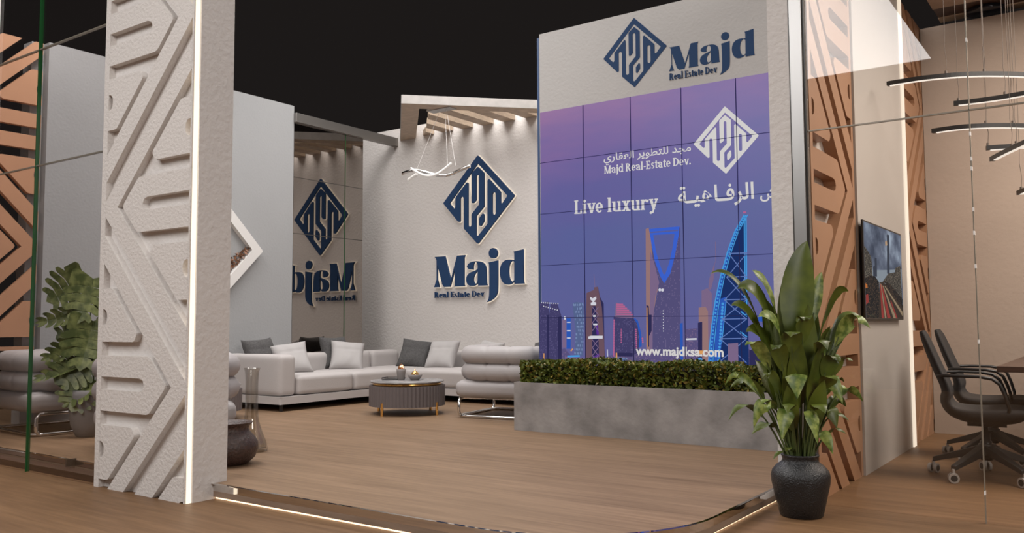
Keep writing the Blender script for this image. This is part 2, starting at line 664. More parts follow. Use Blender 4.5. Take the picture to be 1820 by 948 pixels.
# smoked mirror partition with its top bar
mir = thing('mirror_partition', 'tall smoked mirror partition behind the sofa under a grey metal bar', 'mirror')
m = MB()
m.box(-8.275, -8.26, 6.975, 8.16, GZ, 3.56)
m.build('mirror_pane', MIRROR, mir)
m = MB()
m.box(-8.259, -8.2575, 7.83, 7.842, GZ, 3.55)
m.build('glass_edge', GREENEDGE, mir)
m = MB()
for z in (2.83, 2.13):
    m.box(-8.259, -8.2575, 6.975, 8.16, z-0.004, z+0.004)
m.build('seam', SEAMD, mir)
m = MB()
m.box(-8.30, -8.21, 6.965, 8.80, 3.515, 3.63)
m.build('top_bar', BARMETAL, mir, bevel=0.004)


# copper relief panels on the right wall (facing the meeting room) and the open copper lattice on the left
def copper_panel(name, label, y_in, zl, fn, depth, mat_, z1=3.73, border=True, flip=False, z0=0.0, yclip=None):
    m = MB()
    for pl in pattern(zl, z0, z1):
        if yclip:
            pl = clip(pl, yclip[0], yclip[1], z0, z1)
        if pl:
            m.prism(pl, fn, 0, depth)
    if border:
        m.prism([(-.05, z0), (0.001, z0), (0.001, z1), (-.05, z1)], fn, 0, depth)
        m.prism([(PW-.001, z0), (PW+.05, z0), (PW+.05, z1), (PW-.001, z1)], fn, 0, depth)
    o = m.build(name, mat_)
    return tag(o, label, 'wall panel', 'geometric copper wall panels')


copper_panel('copper_relief', 'copper brown geometric relief panel behind the tall potted plant', 0, 1.85, lambda a, b, d: (-1.484+d, 5.0+a, b), 0.075, COPPER)
copper_panel('copper_relief', 'copper brown geometric relief panel in the corner behind the office chairs', 0, 1.85+PP/2, lambda a, b, d: (-1.484+d, 7.705+a if a < PW else min(7.705+a, 8.525), b), 0.075, COPPER)
copper_panel('copper_lattice', 'open copper lattice panel with dark gaps at the far left', 0, 0.645-PP/2, lambda a, b, d: (-8.335+d, 3.94-PW+a, b), 0.055, COPPER_D, z1=3.70, border=False, z0=0.78)

# satin television panel with lit edge
m = MB()
m.box(-1.484, -1.395, 5.945, 7.50, 0, 3.73)
tvp = struct('wall_television', m, TVPANEL)
m = MB()
m.box(-1.484, -1.385, 7.50, 7.60, 0, 3.73)
m.build('light_strip', LEDSOFT, tvp)

# ------------------------------------------------------------------ flat shapes, lettering, emblem
def mesh_from_curve(polys, extrude=0.0, offset=0.0, bevel=0.0, name='shape'):
    cu = bpy.data.curves.new(name, 'CURVE')
    cu.dimensions = '2D'
    cu.fill_mode = 'BOTH'
    cu.extrude = extrude
    cu.offset = offset
    cu.bevel_depth = bevel
    for pl in polys:
        sp = cu.splines.new('POLY')
        sp.points.add(len(pl)-1)
        for i, (a, b) in enumerate(pl):
            sp.points[i].co = (a, b, 0, 1)
        sp.use_cyclic_u = True
    ob = bpy.data.objects.new(name, cu)
    col.objects.link(ob)
    dg = bpy.context.evaluated_depsgraph_get()
    me = bpy.data.meshes.new_from_object(ob.evaluated_get(dg))
    bpy.data.objects.remove(ob)
    bpy.data.curves.remove(cu)
    return me


def text_mesh(body, size=1.0, bold=0.0, name='text'):
    cu = bpy.data.curves.new(name, 'FONT')
    cu.body = body
    cu.size = size
    cu.offset = bold
    ob = bpy.data.objects.new(name, cu)
    col.objects.link(ob)
    bpy.context.view_layer.update()
    dg = bpy.context.evaluated_depsgraph_get()
    me = bpy.data.meshes.new_from_object(ob.evaluated_get(dg))
    bpy.data.objects.remove(ob)
    return me


def place_mesh(me, name, mat_, parent, fn):
    """put a mesh drawn in the xy plane onto a wall; fn(x,y,z)->point"""
    me = me.copy()
    for v in me.vertices:
        v.co = fn(*v.co)
    me.name = name
    me.materials.clear()
    me.materials.append(mat_)
    me.update()
    o = bpy.data.objects.new(name, me)
    col.objects.link(o)
    o.parent = parent
    return o


def mesh_bounds(me):
    xs = [v.co.x for v in me.vertices]
    ys = [v.co.y for v in me.vertices]
    return min(xs), max(xs), min(ys), max(ys)


def smooth_poly(pl, it=2, sharp=48):
    for _ in range(it):
        out = []
        n = len(pl)
        for i in range(n):
            p, a, b = Vector(pl[i]), Vector(pl[i-1]), Vector(pl[(i+1) % n])
            d0, d1 = (p-a), (b-p)
            ang = math.degrees(d0.angle(d1)) if d0.length > 1e-9 and d1.length > 1e-9 else 0
            if ang > sharp:
                out.append(tuple(p))
            else:
                out += [tuple(p+(a-p)*0.25), tuple(p+(b-p)*0.25)]
        pl = out
    return pl


# the emblem and the word mark are measured on the back wall (plane y = 8.8) and reused at other sizes
def back(px, py):
    p = at(px, py, 'y', 8.8)
    return (p.x, p.z)


def em(u, v):
    return back(785+u/5.579, 270+v/5.579)


def wm(u, v):
    return back(765+u/8.617, 435+v/8.617)


def pts(fn, *uv):
    return [fn(*q) for q in uv]


EM_OUT = pts(em, (378, 38), (742, 437), (378, 918), (240, 764), (240, 470), (235, 455), (222, 449), (210, 455), (205, 470), (205, 690), (196, 699), (184, 697), (36, 515))
EM_OUT = rounded(EM_OUT, 0.016, 3, skip=(3, 4, 5, 6, 7, 8, 9, 10))
EM_A = pts(em, (98, 515), (378, 120), (672, 440), (622, 514), (612, 518), (604, 508), (603, 402), (492, 276), (482, 278), (475, 290), (475, 718), (380, 838), (368, 838), (362, 826), (362, 640), (440, 545), (440, 215),
           (378, 153), (316, 220), (316, 508), (324, 514), (335, 512), (362, 482), (362, 248), (367, 237), (377, 232), (387, 237), (392, 248), (392, 525), (316, 624), (316, 732), (310, 743), (298, 748), (287, 743), (282, 732),
           (282, 318), (276, 308), (266, 311), (158, 457), (156, 556), (150, 567), (140, 567))
EM_A = rounded(EM_A, 0.006, 2)
EM_B = pts(em, (522, 425), (528, 410), (540, 405), (552, 410), (557, 425), (557, 612), (552, 624), (540, 630), (528, 624), (522, 612))
EM_I = rounded(pts(em, (428, 612), (440, 628), (440, 690), (408, 742), (393, 734), (393, 662)), 0.010, 2)
EMBLEM = [EM_OUT, EM_A, EM_B, EM_I]

L_M = pts(wm, (95, 190), (255, 183), (262, 215), (343, 545), (440, 172), (560, 163), (546, 205), (546, 612), (556, 640), (398, 646), (409, 600), (409, 365), (333, 648), (243, 653), (213, 610), (141, 318), (138, 330), (138, 535), (168, 655), (90, 658), (127, 535), (127, 250), (118, 215))
L_A = smooth_poly(pts(wm, (688, 388), (640, 386), (606, 370), (592, 340), (606, 305), (645, 272), (700, 258), (760, 255), (830, 272), (872, 320), (886, 400), (888, 590), (898, 628), (763, 632), (760, 578), (735, 615), (690, 638), (630, 636), (592, 600), (577, 540), (590, 480), (630, 435), (700, 408), (745, 388), (758, 365), (756, 310), (740, 272), (715, 262), (695, 290), (686, 340)))
L_AH = smooth_poly(pts(wm, (755, 396), (757, 555), (738, 596), (712, 602), (692, 572), (688, 520), (705, 462)))
L_J = smooth_poly(pts(wm, (918, 276), (1062, 244), (1062, 690), (1048, 765), (1005, 825), (940, 868), (895, 883), (925, 835), (934, 750), (934, 300)), 2, 40)
L_JD = [wm(991+66*math.cos(2*PI*k/28), 135+80*math.sin(2*PI*k/28)) for k in range(28)]
L_D = smooth_poly(pts(wm, (1302, 110), (1452, 74), (1452, 575), (1468, 600), (1318, 605), (1317, 560), (1280, 602), (1220, 622), (1160, 605), (1115, 545), (1094, 450), (1098, 360), (1125, 285), (1175, 242), (1240, 229), (1316, 238), (1316, 130)), 2, 40)
L_DH = smooth_poly(pts(wm, (1316, 268), (1285, 248), (1252, 275), (1232, 340), (1226, 430), (1238, 515), (1262, 565), (1292, 572), (1316, 545)))
WORD = [L_M, L_A, L_AH, L_J, L_JD, L_D, L_DH]


class Glyphs:
    """small serif letters drawn as overlapping flat pieces; cap height 1"""

    def __init__(self, S=0.17, h=0.055, slab=0.085, ser=0.07, x=0.68):
        self.S, self.h, self.sl, self.se, self.x = S, h, slab, ser, x

    def rect(self, x0, y0, x1, y1):
        return [(x0, y0), (x1, y0), (x1, y1), (x0, y1)]

    def stem(self, x, y0, y1, bot=True, top=True, lt=False, s=None):
        S = s or self.S
        e, t = self.se, self.sl
        ps = [self.rect(x, y0, x+S, y1)]
        if bot:
            ps.append(self.rect(x-e, y0, x+S+e, y0+t))
        if top:
            ps.append(self.rect(x-e, y1-t, x+S+(0 if lt else e), y1))
        return ps

    def ring(self, cx, cy, rx, ry, a0=0, a1=360, S=None, h=None):
        S, h = S or self.S, h or self.h
        n = max(6, int(abs(a1-a0)/15))
        ps = []
        for i in range(n):
            p = []
            for a in (a0+(a1-a0)*i/n, a0+(a1-a0)*(i+1)/n):
                c, s = math.cos(R(a)), math.sin(R(a))
                p.append(((cx+rx*c, cy+ry*s), (cx+(rx-S)*c, cy+(ry-h)*s)))
            ps.append([p[0][0], p[1][0], p[1][1], p[0][1]])
        return ps

    def diag(self, x0, y0, x1, y1, w):
        return [[(x0, y0), (x0+w, y0), (x1+w, y1), (x1, y1)]]

    def glyph(self, ch):
        S, h, t, e, x = self.S, self.h, self.sl, self.se, self.x
        Z = self.rect
        if ch == ' ':
            return [], 0.26
        if ch == 'l':
            return self.stem(e, 0, 1.04, lt=True), S+2*e+.05
        if ch == 'i':
            return self.stem(e, 0, x, lt=True)+self.ring(e+S/2, .90, S*.62, S*.62, S=S*.6, h=S*.6), S+2*e+.05
        if ch == 'L':
            return self.stem(e, 0, 1)+[Z(e, 0, .56, t), Z(.56-h*1.3, 0, .56, .27)], .62
        if ch == 'E':
            return self.stem(e, 0, 1)+[Z(e, 0, .60, t), Z(e, 1-t, .58, 1), Z(e, .5-h/2, .46, .5+h/2), Z(.60-h*1.3, 0, .60, .25), Z(.58-h*1.3, .76, .58, 1), Z(.46-h, .38, .46, .62)], .66
        if ch == 'D':
            return self.stem(e, 0, 1)+self.ring(e+S, .5, .50, .5, -90, 90)+[Z(e, 0, e+S+.02, h), Z(e, 1-h, e+S+.02, 1)], e+S+.56
        if ch == 'R':
            return self.stem(e, 0, 1)+self.ring(e+S, .74, .34, .26, -90, 90)+[Z(e, .48, e+S+.05, .48+h), Z(e, 1-h, e+S+.05, 1)]+self.diag(.52, 0, e+S+.03, .50, S)+[Z(.48, 0, .52+S+e, t)], .52+S+e+.04
        if ch == 'M':
            w = .95
            return self.stem(e, 0, 1, s=h*1.4)+self.stem(w-S-e, 0, 1)+self.diag(w/2-S*.55, 0, e+.0, 1, S)+self.diag(w/2-S*.2, 0, w-S-e+.02, 1, h*1.3), w+.06
        if ch == 'a':
            b = .42
            return self.stem(b-e, 0, x*.66, top=False)+[Z(b-e, 0, b+S, t)]+self.ring(b-e-.14, x*.66, S+.14, x*.34, 0, 165)+self.ring(b-e+.02, x*.30, b-e+.0, x*.30, 80, 290)+self.ring(.10+S*.2, x*.74, S*.52, S*.52, S=S*.5, h=S*.5), b+S+.05
        if ch == 'e':
            return self.ring(.27, x/2, .27, x/2, 0, 318)+[Z(.08, x/2-h*.6, .53, x/2+h*.6)], .60
        if ch == 'd':
            return self.stem(.42-e*.0, 0, 1.04, lt=True)+self.ring(.28, x/2, .28, x/2, 40, 320), .42+S+e+.05
        if ch == 'j':
            return [Z(e+.03, -.10, e+.03+S, x), Z(.03, x-t, e+.03+S, x)]+self.ring(e+.03+S-.17, -.10, .17, .17, -110, 0, S=S, h=h*1.2)+self.ring(e+.03+S/2, .90, S*.62, S*.62, S=S*.6, h=S*.6), S+2*e+.05
        if ch == 's':
            return self.ring(.22, x*.74, .20, x*.26, 30, 250, S=S*.85)+self.ring(.22, x*.26, .22, x*.26, -150, 75, S=S*.85)+self.diag(.24, x*.36, .06, x*.62, S*1.0), .49
        if ch == 't':
            return [Z(.10, .10, .10+S, x+.20), Z(0, x-t, .40, x)]+self.ring(.10+.18, .14, .18, .14, 180, 320, S=S, h=h*1.3), .42
        if ch == 'u':
            return self.stem(e, .12, x, bot=False, lt=True)+self.stem(e+.36, 0, x, top=True, lt=True)+self.ring(e+.24, .18, .24, .18, 180, 320), e+.36+S+e+.04
        if ch == 'v':
            return self.diag(.24, 0, e-.02, x, S)+self.diag(.27, 0, .47, x, h*1.4)+[Z(0, x-t, S+2*e, x), Z(.38, x-t, .62, x)], .62
        if ch == 'x':
            return self.diag(.36, 0, .06, x, S)+self.diag(.05, 0, .42, x, h*1.4)+[Z(0, x-t, .30, x), Z(.34, x-t, .57, x), Z(-.02, 0, .22, t), Z(.30, 0, .60, t)], .62
        if ch == 'r':
            return self.stem(e, 0, x, lt=True)+self.ring(e+S+.10, x-.20, .17, .20, 50, 180, S=h, h=h*1.4)+self.ring(e+S+.20, x-.12, .10, .10, S=.1, h=.1), e+S+.33
        if ch == 'y':
            return self.diag(.24, 0, e-.02, x, S)+self.diag(.16, -.26, .47, x, h*1.4)+[Z(0, x-t, S+2*e, x), Z(.38, x-t, .62, x)]+self.ring(.12, -.22, .09, .09, S=.09, h=.09), .62
        if ch == '-':
            return [Z(.04, x*.40, .32, x*.40+t)], .36
        if ch == '.':
            return self.ring(.12, .09, .10, .10, S=.1, h=.1), .24
        return [], .3

    def line(self, s):
        out, x = [], 0.0
        for ch in s:
            g, w = self.glyph(ch)
            out += [[(a+x, b) for a, b in p] for p in g]
            x += w
        return out, x


SLAB = Glyphs(0.180, 0.090, 0.085, 0.055, 0.73)
FAT = Glyphs(0.22, 0.05, 0.045, 0.055, 0.68)


def fit_line(gl, s, p0, p1, cap):
    """pieces of a line of text from p0 (left end of base line) to p1 (right end), cap = height"""
    ps, w = gl.line(s)
    sx = (p1[0]-p0[0])/w
    k = (p1[1]-p0[1])/w
    return [[(p0[0]+a*sx, p0[1]+a*k+b*cap) for a, b in p] for p in ps]


# ------------------------------------------------------------------ backlit sign on the back wall
sign = thing('logo_sign', 'large navy emblem and Majd lettering glowing at its edges on the back wall', 'sign', (-6.1, 8.8, 1.9))
sign_off = Vector((-6.1, 8.8, 1.9))
WY = lambda y: (lambda x, z, d: Vector((x, y-d, z))-sign_off)


def sign_part(polys, name, mat_, ext, yf, off=0.0):
    me = mesh_from_curve(polys, ext, off, 0.0, name)
    o = place_mesh(me, name, mat_, sign, WY(yf))
    return o


em_ = sign_part(EMBLEM, 'emblem', NAVY, 0.012, 8.765)
sign_part([EM_OUT, EM_A, EM_B, EM_I], 'emblem_halo', HALO, 0.006, 8.785, 0.010).parent = em_
lt_ = sign_part(WORD, 'lettering', NAVY, 0.012, 8.765)
sign_part(WORD, 'lettering_halo', HALO, 0.006, 8.785, 0.009).parent = lt_
m = MB()
TAG1 = fit_line(FAT, 'Real Estate Dev', back(775, 530), back(864, 527.5), 0.077)
for p in TAG1:
    m.prism(p, lambda a, b, d: Vector((a, 8.772-d, b))-sign_off, 0, 0.012)
m.build('tagline', NAVY, sign)

# ------------------------------------------------------------------ flat sign on the screen wall header
hs = thing('header_sign', 'navy emblem and Majd lettering on the white header above the video wall', 'sign', (-3.1, 6.6, 3.3))
hoff = Vector((-3.1, 6.6, 3.3))
bx0, bx1 = min(p[0] for p in EM_OUT), max(p[0] for p in EM_OUT)
bz0, bz1 = min(p[1] for p in EM_OUT), max(p[1] for p in EM_OUT)


def emblem_to(y, l, r, t, b):
    """map the emblem so its left/right/top/bottom tips fall on the given wall heights and positions"""
    def f(x, z, d):
        return Vector((l+(x-bx0)/(bx1-bx0)*(r-l), y-d, b+(z-bz0)/(bz1-bz0)*(t-b)))
    return f


def S(px, py, y=6.6):
    p = at(px, py, 'y', y)
    return (p.x, p.z)


el, er, et, eb = S(1073, 104)[0], S(1185, 86)[0], S(1128, 32)[1], S(1128, 155)[1]
f = emblem_to(6.5985, el, er, et, eb)
place_mesh(mesh_from_curve(EMBLEM, 0.001), 'emblem', NAVY, hs, lambda x, z, d: f(x, z, d)-hoff)
wx0, wx1 = L_M[0][0], max(p[0] for p in L_D)
wz0 = wm(95, 657)[1]
wz1 = wm(1452, 74)[1]
ha, hb = S(1190, 127), S(1342, 99)
ht = S(1340, 51)[1]
hk = (hb[0]-ha[0])/(wx1-wx0)


def hword(x, z, d):
    return Vector((ha[0]+(x-wx0)*hk, 6.5985-d, ha[1]+(z-wz0)*(ht-ha[1])/(wz1-wz0)))-hoff


place_mesh(mesh_from_curve(WORD, 0.001), 'lettering', NAVY, hs, hword)
m = MB()
for p in fit_line(FAT, 'Real Estate Dev', S(1190, 143), S(1275, 128.5), 0.058):
    m.prism(p, lambda a, b, d: Vector((a, 6.598-d, b))-hoff, 0, 0.004)
m.build('tagline', NAVY, hs)

# ------------------------------------------------------------------ video wall
vw = thing('video_wall', 'tall video wall showing a blue dusk city skyline with white lettering', 'screen', (-3.0, 6.6, 1.7))
voff = Vector((-3.0, 6.6, 1.7))
SX0, SX1, SZ0, SZ1 = -4.352, -1.70, 0.40, 2.977


def screen_mat():
    m = bpy.data.materials.new('screen_sky')
    m.use_nodes = True
    nt = m.node_tree
    p = nt.nodes['Principled BSDF']
    p.inputs['Base Color'].default_value = (0.01, 0.01, 0.012, 1)
    p.inputs['Roughness'].default_value = 0.35
    tc = nt.nodes.new('ShaderNodeTexCoord')
    sep = nt.nodes.new('ShaderNodeSeparateXYZ')
    nt.links.new(tc.outputs['Object'], sep.inputs[0])
    n = nt.nodes.new('ShaderNodeTexNoise')
    n.inputs['Scale'].default_value = 1.6
    n.inputs['Detail'].default_value = 5
    mp = nt.nodes.new('ShaderNodeMapping')
    mp.inputs['Scale'].default_value = (0.7, 1, 3.2)
    nt.links.new(tc.outputs['Object'], mp.inputs['Vector'])
    nt.links.new(mp.outputs['Vector'], n.inputs['Vector'])
    # height, tilted towards the warmer upper left, with soft cloud
    ad = nt.nodes.new('ShaderNodeMath')
    ad.operation = 'MULTIPLY_ADD'
    ad.inputs[1].default_value = -0.14
    nt.links.new(sep.outputs['X'], ad.inputs[0])
    nt.links.new(sep.outputs['Z'], ad.inputs[2])
    ad2 = nt.nodes.new('ShaderNodeMath')
    ad2.operation = 'MULTIPLY_ADD'
    ad2.inputs[1].default_value = 0.8
    nt.links.new(n.outputs['Fac'], ad2.inputs[0])
    nt.links.new(ad.outputs[0], ad2.inputs[2])
    mr = nt.nodes.new('ShaderNodeMapRange')
    mr.inputs[1].default_value = -0.9
    mr.inputs[2].default_value = 1.9
    nt.links.new(ad2.outputs[0], mr.inputs[0])
    cr = nt.nodes.new('ShaderNodeValToRGB')
    els = cr.color_ramp.elements
    els[0].position = 0.0
    els[0].color = (*lin(98, 92, 148), 1)
    els[1].position = 1.0
    els[1].color = (*lin(140, 100, 150), 1)
    for pos, c in ((0.28, (88, 92, 150)), (0.52, (84, 92, 150)), (0.68, (92, 88, 150)), (0.84, (112, 92, 152))):
        e = els.new(pos)
        e.color = (*lin(*c), 1)
    nt.links.new(mr.outputs[0], cr.inputs['Fac'])
    nt.links.new(cr.outputs['Color'], p.inputs['Emission Color'])
    p.inputs['Emission Strength'].default_value = 0.79
    return m


def windows_mat(name, base, lit, scale=(60, 1, 45), thr=0.62, mortar=0.03):
    """a picture of a tower facade at night: dark ground colour with lit windows"""
    m = bpy.data.materials.new(name)
    m.use_nodes = True
    nt = m.node_tree
    nt.nodes.remove(nt.nodes['Principled BSDF'])
    e = nt.nodes.new('ShaderNodeEmission')
    tc = nt.nodes.new('ShaderNodeTexCoord')
    mp = nt.nodes.new('ShaderNodeMapping')
    mp.inputs['Scale'].default_value = scale
    nt.links.new(tc.outputs['Object'], mp.inputs['Vector'])
    v = nt.nodes.new('ShaderNodeTexVoronoi')
    v.inputs['Scale'].default_value = 1.0
    v.inputs['Randomness'].default_value = 0.25
    nt.links.new(mp.outputs['Vector'], v.inputs['Vector'])
    sep = nt.nodes.new('ShaderNodeSeparateColor')
    nt.links.new(v.outputs['Color'], sep.inputs[0])
    gt = nt.nodes.new('ShaderNodeMath')
    gt.operation = 'GREATER_THAN'
    gt.inputs[1].default_value = thr
    nt.links.new(sep.outputs[0], gt.inputs[0])
    ls = nt.nodes.new('ShaderNodeMath')
    ls.operation = 'LESS_THAN'
    ls.inputs[1].default_value = 0.38
    nt.links.new(v.outputs['Distance'], ls.inputs[0])
    mu = nt.nodes.new('ShaderNodeMath')
    mu.operation = 'MULTIPLY'
    nt.links.new(gt.outputs[0], mu.inputs[0])
    nt.links.new(ls.outputs[0], mu.inputs[1])
    mx = nt.nodes.new('ShaderNodeMix')
    mx.data_type = 'RGBA'
    mx.inputs[6].default_value = (*base, 1)
    mx.inputs[7].default_value = (*lit, 1)
    nt.links.new(mu.outputs[0], mx.inputs[0])
    nt.links.new(mx.outputs[2], e.inputs[0])
    e.inputs[1].default_value = 0.86
    nt.links.new(e.outputs[0], nt.nodes['Material Output'].inputs[0])
    return m


m = MB()
m.box(SX0, SX1, 6.594, 6.612, SZ0, SZ1)
scr = m.build('screen', screen_mat())
scr.data.transform(Matrix.Translation(-voff))
scr.parent = vw

PIC = [emis('picture_tower_warm', lin(146, 114, 114)), windows_mat('picture_tower_glass', lin(82, 77, 118), lin(106, 96, 134), (90, 1, 70), 0.84),
       emis('picture_neon_blue', lin(58, 95, 200)), windows_mat('picture_dark_tower', lin(66, 62, 102), lin(92, 86, 128), (110, 1, 80), 0.74),
       emis('picture_sail_dark', lin(26, 46, 96)), emis('picture_sail_cyan', lin(70, 150, 215)), emis('picture_brown', lin(105, 80, 92)),
       emis('picture_white', lin(205, 205, 215)), windows_mat('picture_low_blocks', lin(88, 80, 122), lin(122, 102, 134), (70, 1, 110), 0.72),
       windows_mat('picture_steel_tower', lin(84, 98, 138), lin(125, 145, 185), (120, 1, 30), 0.5), emis('picture_pink', lin(176, 96, 140)),
       emis('picture_violet', lin(88, 48, 140)), emis('picture_sail_blue', lin(44, 86, 176)), emis('picture_mauve', lin(120, 100, 132)),
       emis('picture_dark', lin(46, 44, 82)), emis('picture_gold', lin(210, 150, 90)), emis('picture_sky', lin(86, 92, 150)), emis('picture_grey_line', lin(96, 118, 176))]
WARM, GLS, NEON, DARKT, SAILD, CYAN, BROWN, WHT, LOW, STL, PINK, VIO, SAILB, MAUVE, DRK, GLD, SKY, LINE = range(18)


def a_(u, v):
    return S(955+u/4.991, 480+v/4.991)


def b_(u, v):
    return S(1130+u/3.162, 370+v/3.162)


VF = lambda a, b, d: Vector((a, 6.594-d, b))-voff
pic = MB()
_lay = [0.0]


def P(mi, fn, *uv):
    _lay[0] += 0.00006
    pic.flat(pts(fn, *uv), VF, _lay[0], mi)


def Ln(mi, fn, p, q, w):
    _lay[0] += 0.00002
    a, b = Vector(fn(*p)), Vector(fn(*q))
    n = (b-a).normalized()
    n = Vector((-n.y, n.x))*w/2
    pic.flat([tuple(a+n), tuple(a-n), tuple(b-n), tuple(b+n)], VF, _lay[0], mi)


def dots(mi, fn, p, q, n, r):
    _lay[0] += 0.00002
    for k in range(n):
        t = (k+.5)/n
        c = fn(p[0]+(q[0]-p[0])*t, p[1]+(q[1]-p[1])*t)
        pic.flat([(c[0]+r*math.cos(j*PI/3), c[1]+r*math.sin(j*PI/3)) for j in range(6)], VF, _lay[0], mi)


# hazy low blocks along the bottom
P(LOW, a_, (25, 690), (250, 700), (300, 760), (420, 800), (620, 800), (640, 760), (980, 720), (1120, 700), (1120, 1000), (25, 1000))
P(MAUVE, a_, (420, 830), (470, 830), (470, 1000), (420, 1000))
P(SAILB, a_, (625, 838), (720, 838), (720, 1000), (625, 1000))
P(LOW, b_, (270, 800), (830, 790), (830, 1000), (270, 1000))
# left towers
P(DARKT, a_, (25, 290), (105, 283), (108, 400), (120, 300), (180, 295), (215, 400), (222, 900), (25, 930))
P(DRK, a_, (88, 400), (105, 400), (105, 880), (88, 880))
P(DRK, a_, (185, 420), (218, 410), (218, 880), (188, 880))
dots(WHT, a_, (32, 290), (195, 300), 9, .006)
dots(WHT, a_, (50, 320), (190, 360), 7, .006)
P(MAUVE, a_, (225, 440), (262, 440), (262, 690), (225, 690))
P(SAILB, a_, (262, 430), (300, 430), (300, 700), (262, 700))
for v in (465, 540, 605):
    Ln(WHT, a_, (266, v), (298, v), .010)
dots(WHT, a_, (245, 415), (250, 440), 2, .010)
P(STL, a_, (315, 300), (345, 285), (410, 290), (418, 400), (410, 760), (330, 760), (345, 560))
P(MAUVE, a_, (255, 770), (420, 780), (420, 900), (255, 900))
Ln(CYAN, a_, (270, 768), (380, 764), .016)
Ln(GLD, a_, (300, 720), (320, 700), .012)
P(GLD, a_, (28, 800), (70, 805), (75, 900), (28, 900))
Ln(GLD, a_, (62, 740), (62, 820), .010)
# tower with the criss-cross spine
Ln(MAUVE, a_, (505, 40), (515, 160), .005)
P(DRK, a_, (540, 145), (560, 240), (592, 300), (600, 700), (612, 840), (560, 840))
P(BROWN, a_, (440, 205), (505, 178), (508, 155), (540, 150), (575, 330), (596, 620), (605, 835), (425, 850))
P(DRK, a_, (490, 325), (520, 320), (545, 560), (552, 820), (490, 830), (490, 600))
P(VIO, a_, (520, 480), (540, 480), (550, 575), (530, 575))
P(VIO, a_, (490, 780), (550, 740), (552, 800), (500, 830))
for v0, v1 in ((330, 400), (400, 470), (470, 540), (620, 690), (690, 760), (760, 825)):
    Ln(MAUVE, a_, (492, v0), (545, v1), .007)
    Ln(MAUVE, a_, (545, v0), (492, v1), .007)
P(WHT, a_, (472, 238), (495, 252), (525, 236), (528, 258), (505, 282), (525, 290), (525, 315), (478, 315), (478, 292), (495, 284), (474, 262))
P(WHT, a_, (455, 592), (480, 584), (585, 584), (583, 610), (457, 613))
dots(WHT, a_, (500, 410), (520, 410), 2, .010)
dots(WHT, a_, (500, 484), (535, 484), 3, .009)
# rounded tower with pink roof
P(SAILB, a_, (855, 420), (895, 450), (925, 560), (930, 680), (900, 690), (870, 560))
P(DARKT, a_, (680, 420), (690, 410), (850, 418), (890, 480), (910, 600), (900, 730), (850, 760), (690, 760))
P(MAUVE, a_, (690, 400), (700, 290), (770, 310), (845, 400), (870, 430), (690, 420))
for v in (305, 322, 340, 358, 376, 394):
    Ln(PINK, a_, (705, v), (760+(v-300)*1.0, v+2), .012)
dots(PINK, a_, (685, 440), (682, 770), 22, .008)
dots(PINK, a_, (748, 520), (748, 650), 9, .006)
dots(PINK, a_, (878, 520), (884, 700), 10, .008)
dots(PINK, a_, (935, 600), (940, 650), 3, .008)
P(DRK, a_, (720, 735), (850, 735), (850, 770), (720, 770))
P(GLD, a_, (700, 735), (712, 735), (715, 835), (700, 835))
P(STL, a_, (720, 775), (800, 780), (800, 835), (720, 835))
Ln(WHT, a_, (625, 705), (628, 770), .008)
# arched tower
P(WARM, b_, (58, 118), (75, 112), (110, 300), (150, 400), (120, 480), (95, 640), (90, 870), (62, 870))
P(GLS, b_, (84, 130), (240, 104), (252, 110), (254, 880), (88, 880), (100, 600), (130, 440), (98, 300))
P(MAUVE, b_, (84, 240), (104, 300), (134, 420), (112, 500), (98, 640), (96, 860), (80, 860))
P(SKY, b_, (92, 148), (228, 140), (220, 215), (200, 310), (172, 372), (158, 372), (130, 310), (105, 230))
P(NEON, b_, (78, 118), (248, 104), (244, 150), (222, 270), (196, 370), (162, 424), (140, 385), (110, 300), (90, 200))
P(SKY, b_, (100, 152), (220, 146), (210, 218), (190, 310), (168, 372), (158, 374), (138, 320), (115, 240))
Ln(SKY, b_, (84, 138), (240, 126), .012)
P(DRK, b_, (62, 545), (76, 552), (78, 600), (92, 600), (92, 690), (78, 720), (78, 780), (66, 780))
Ln(GLD, b_, (66, 560), (68, 780), .006)
dots(WHT, b_, (130, 460), (160, 462), 2, .014)
dots(MAUVE, b_, (100, 492), (110, 492), 1, .012)
dots(WHT, b_, (156, 570), (158, 700), 8, .005)
P(LOW, b_, (60, 820), (260, 815), (260, 1000), (60, 1000))
P(SAILB, b_, (250, 650), (266, 645), (268, 900), (254, 900))
# needle tower and slabs
Ln(MAUVE, b_, (450, 190), (452, 310), .005)
P(MAUVE, b_, (448, 300), (440, 400), (425, 460), (410, 455), (415, 400))
P(MAUVE, b_, (372, 465), (405, 450), (430, 480), (430, 900), (372, 900))
P(WARM, b_, (356, 560), (395, 556), (408, 580), (412, 900), (376, 900), (376, 640), (356, 640))
P(DRK, b_, (352, 645), (376, 640), (376, 860), (352, 860))
P(LOW, b_, (282, 680), (350, 676), (352, 900), (282, 900))
Ln(WHT, b_, (285, 738), (345, 736), .014)
dots(GLD, b_, (362, 812), (378, 812), 2, .018)
dots(CYAN, b_, (362, 852), (366, 856), 1, .022)
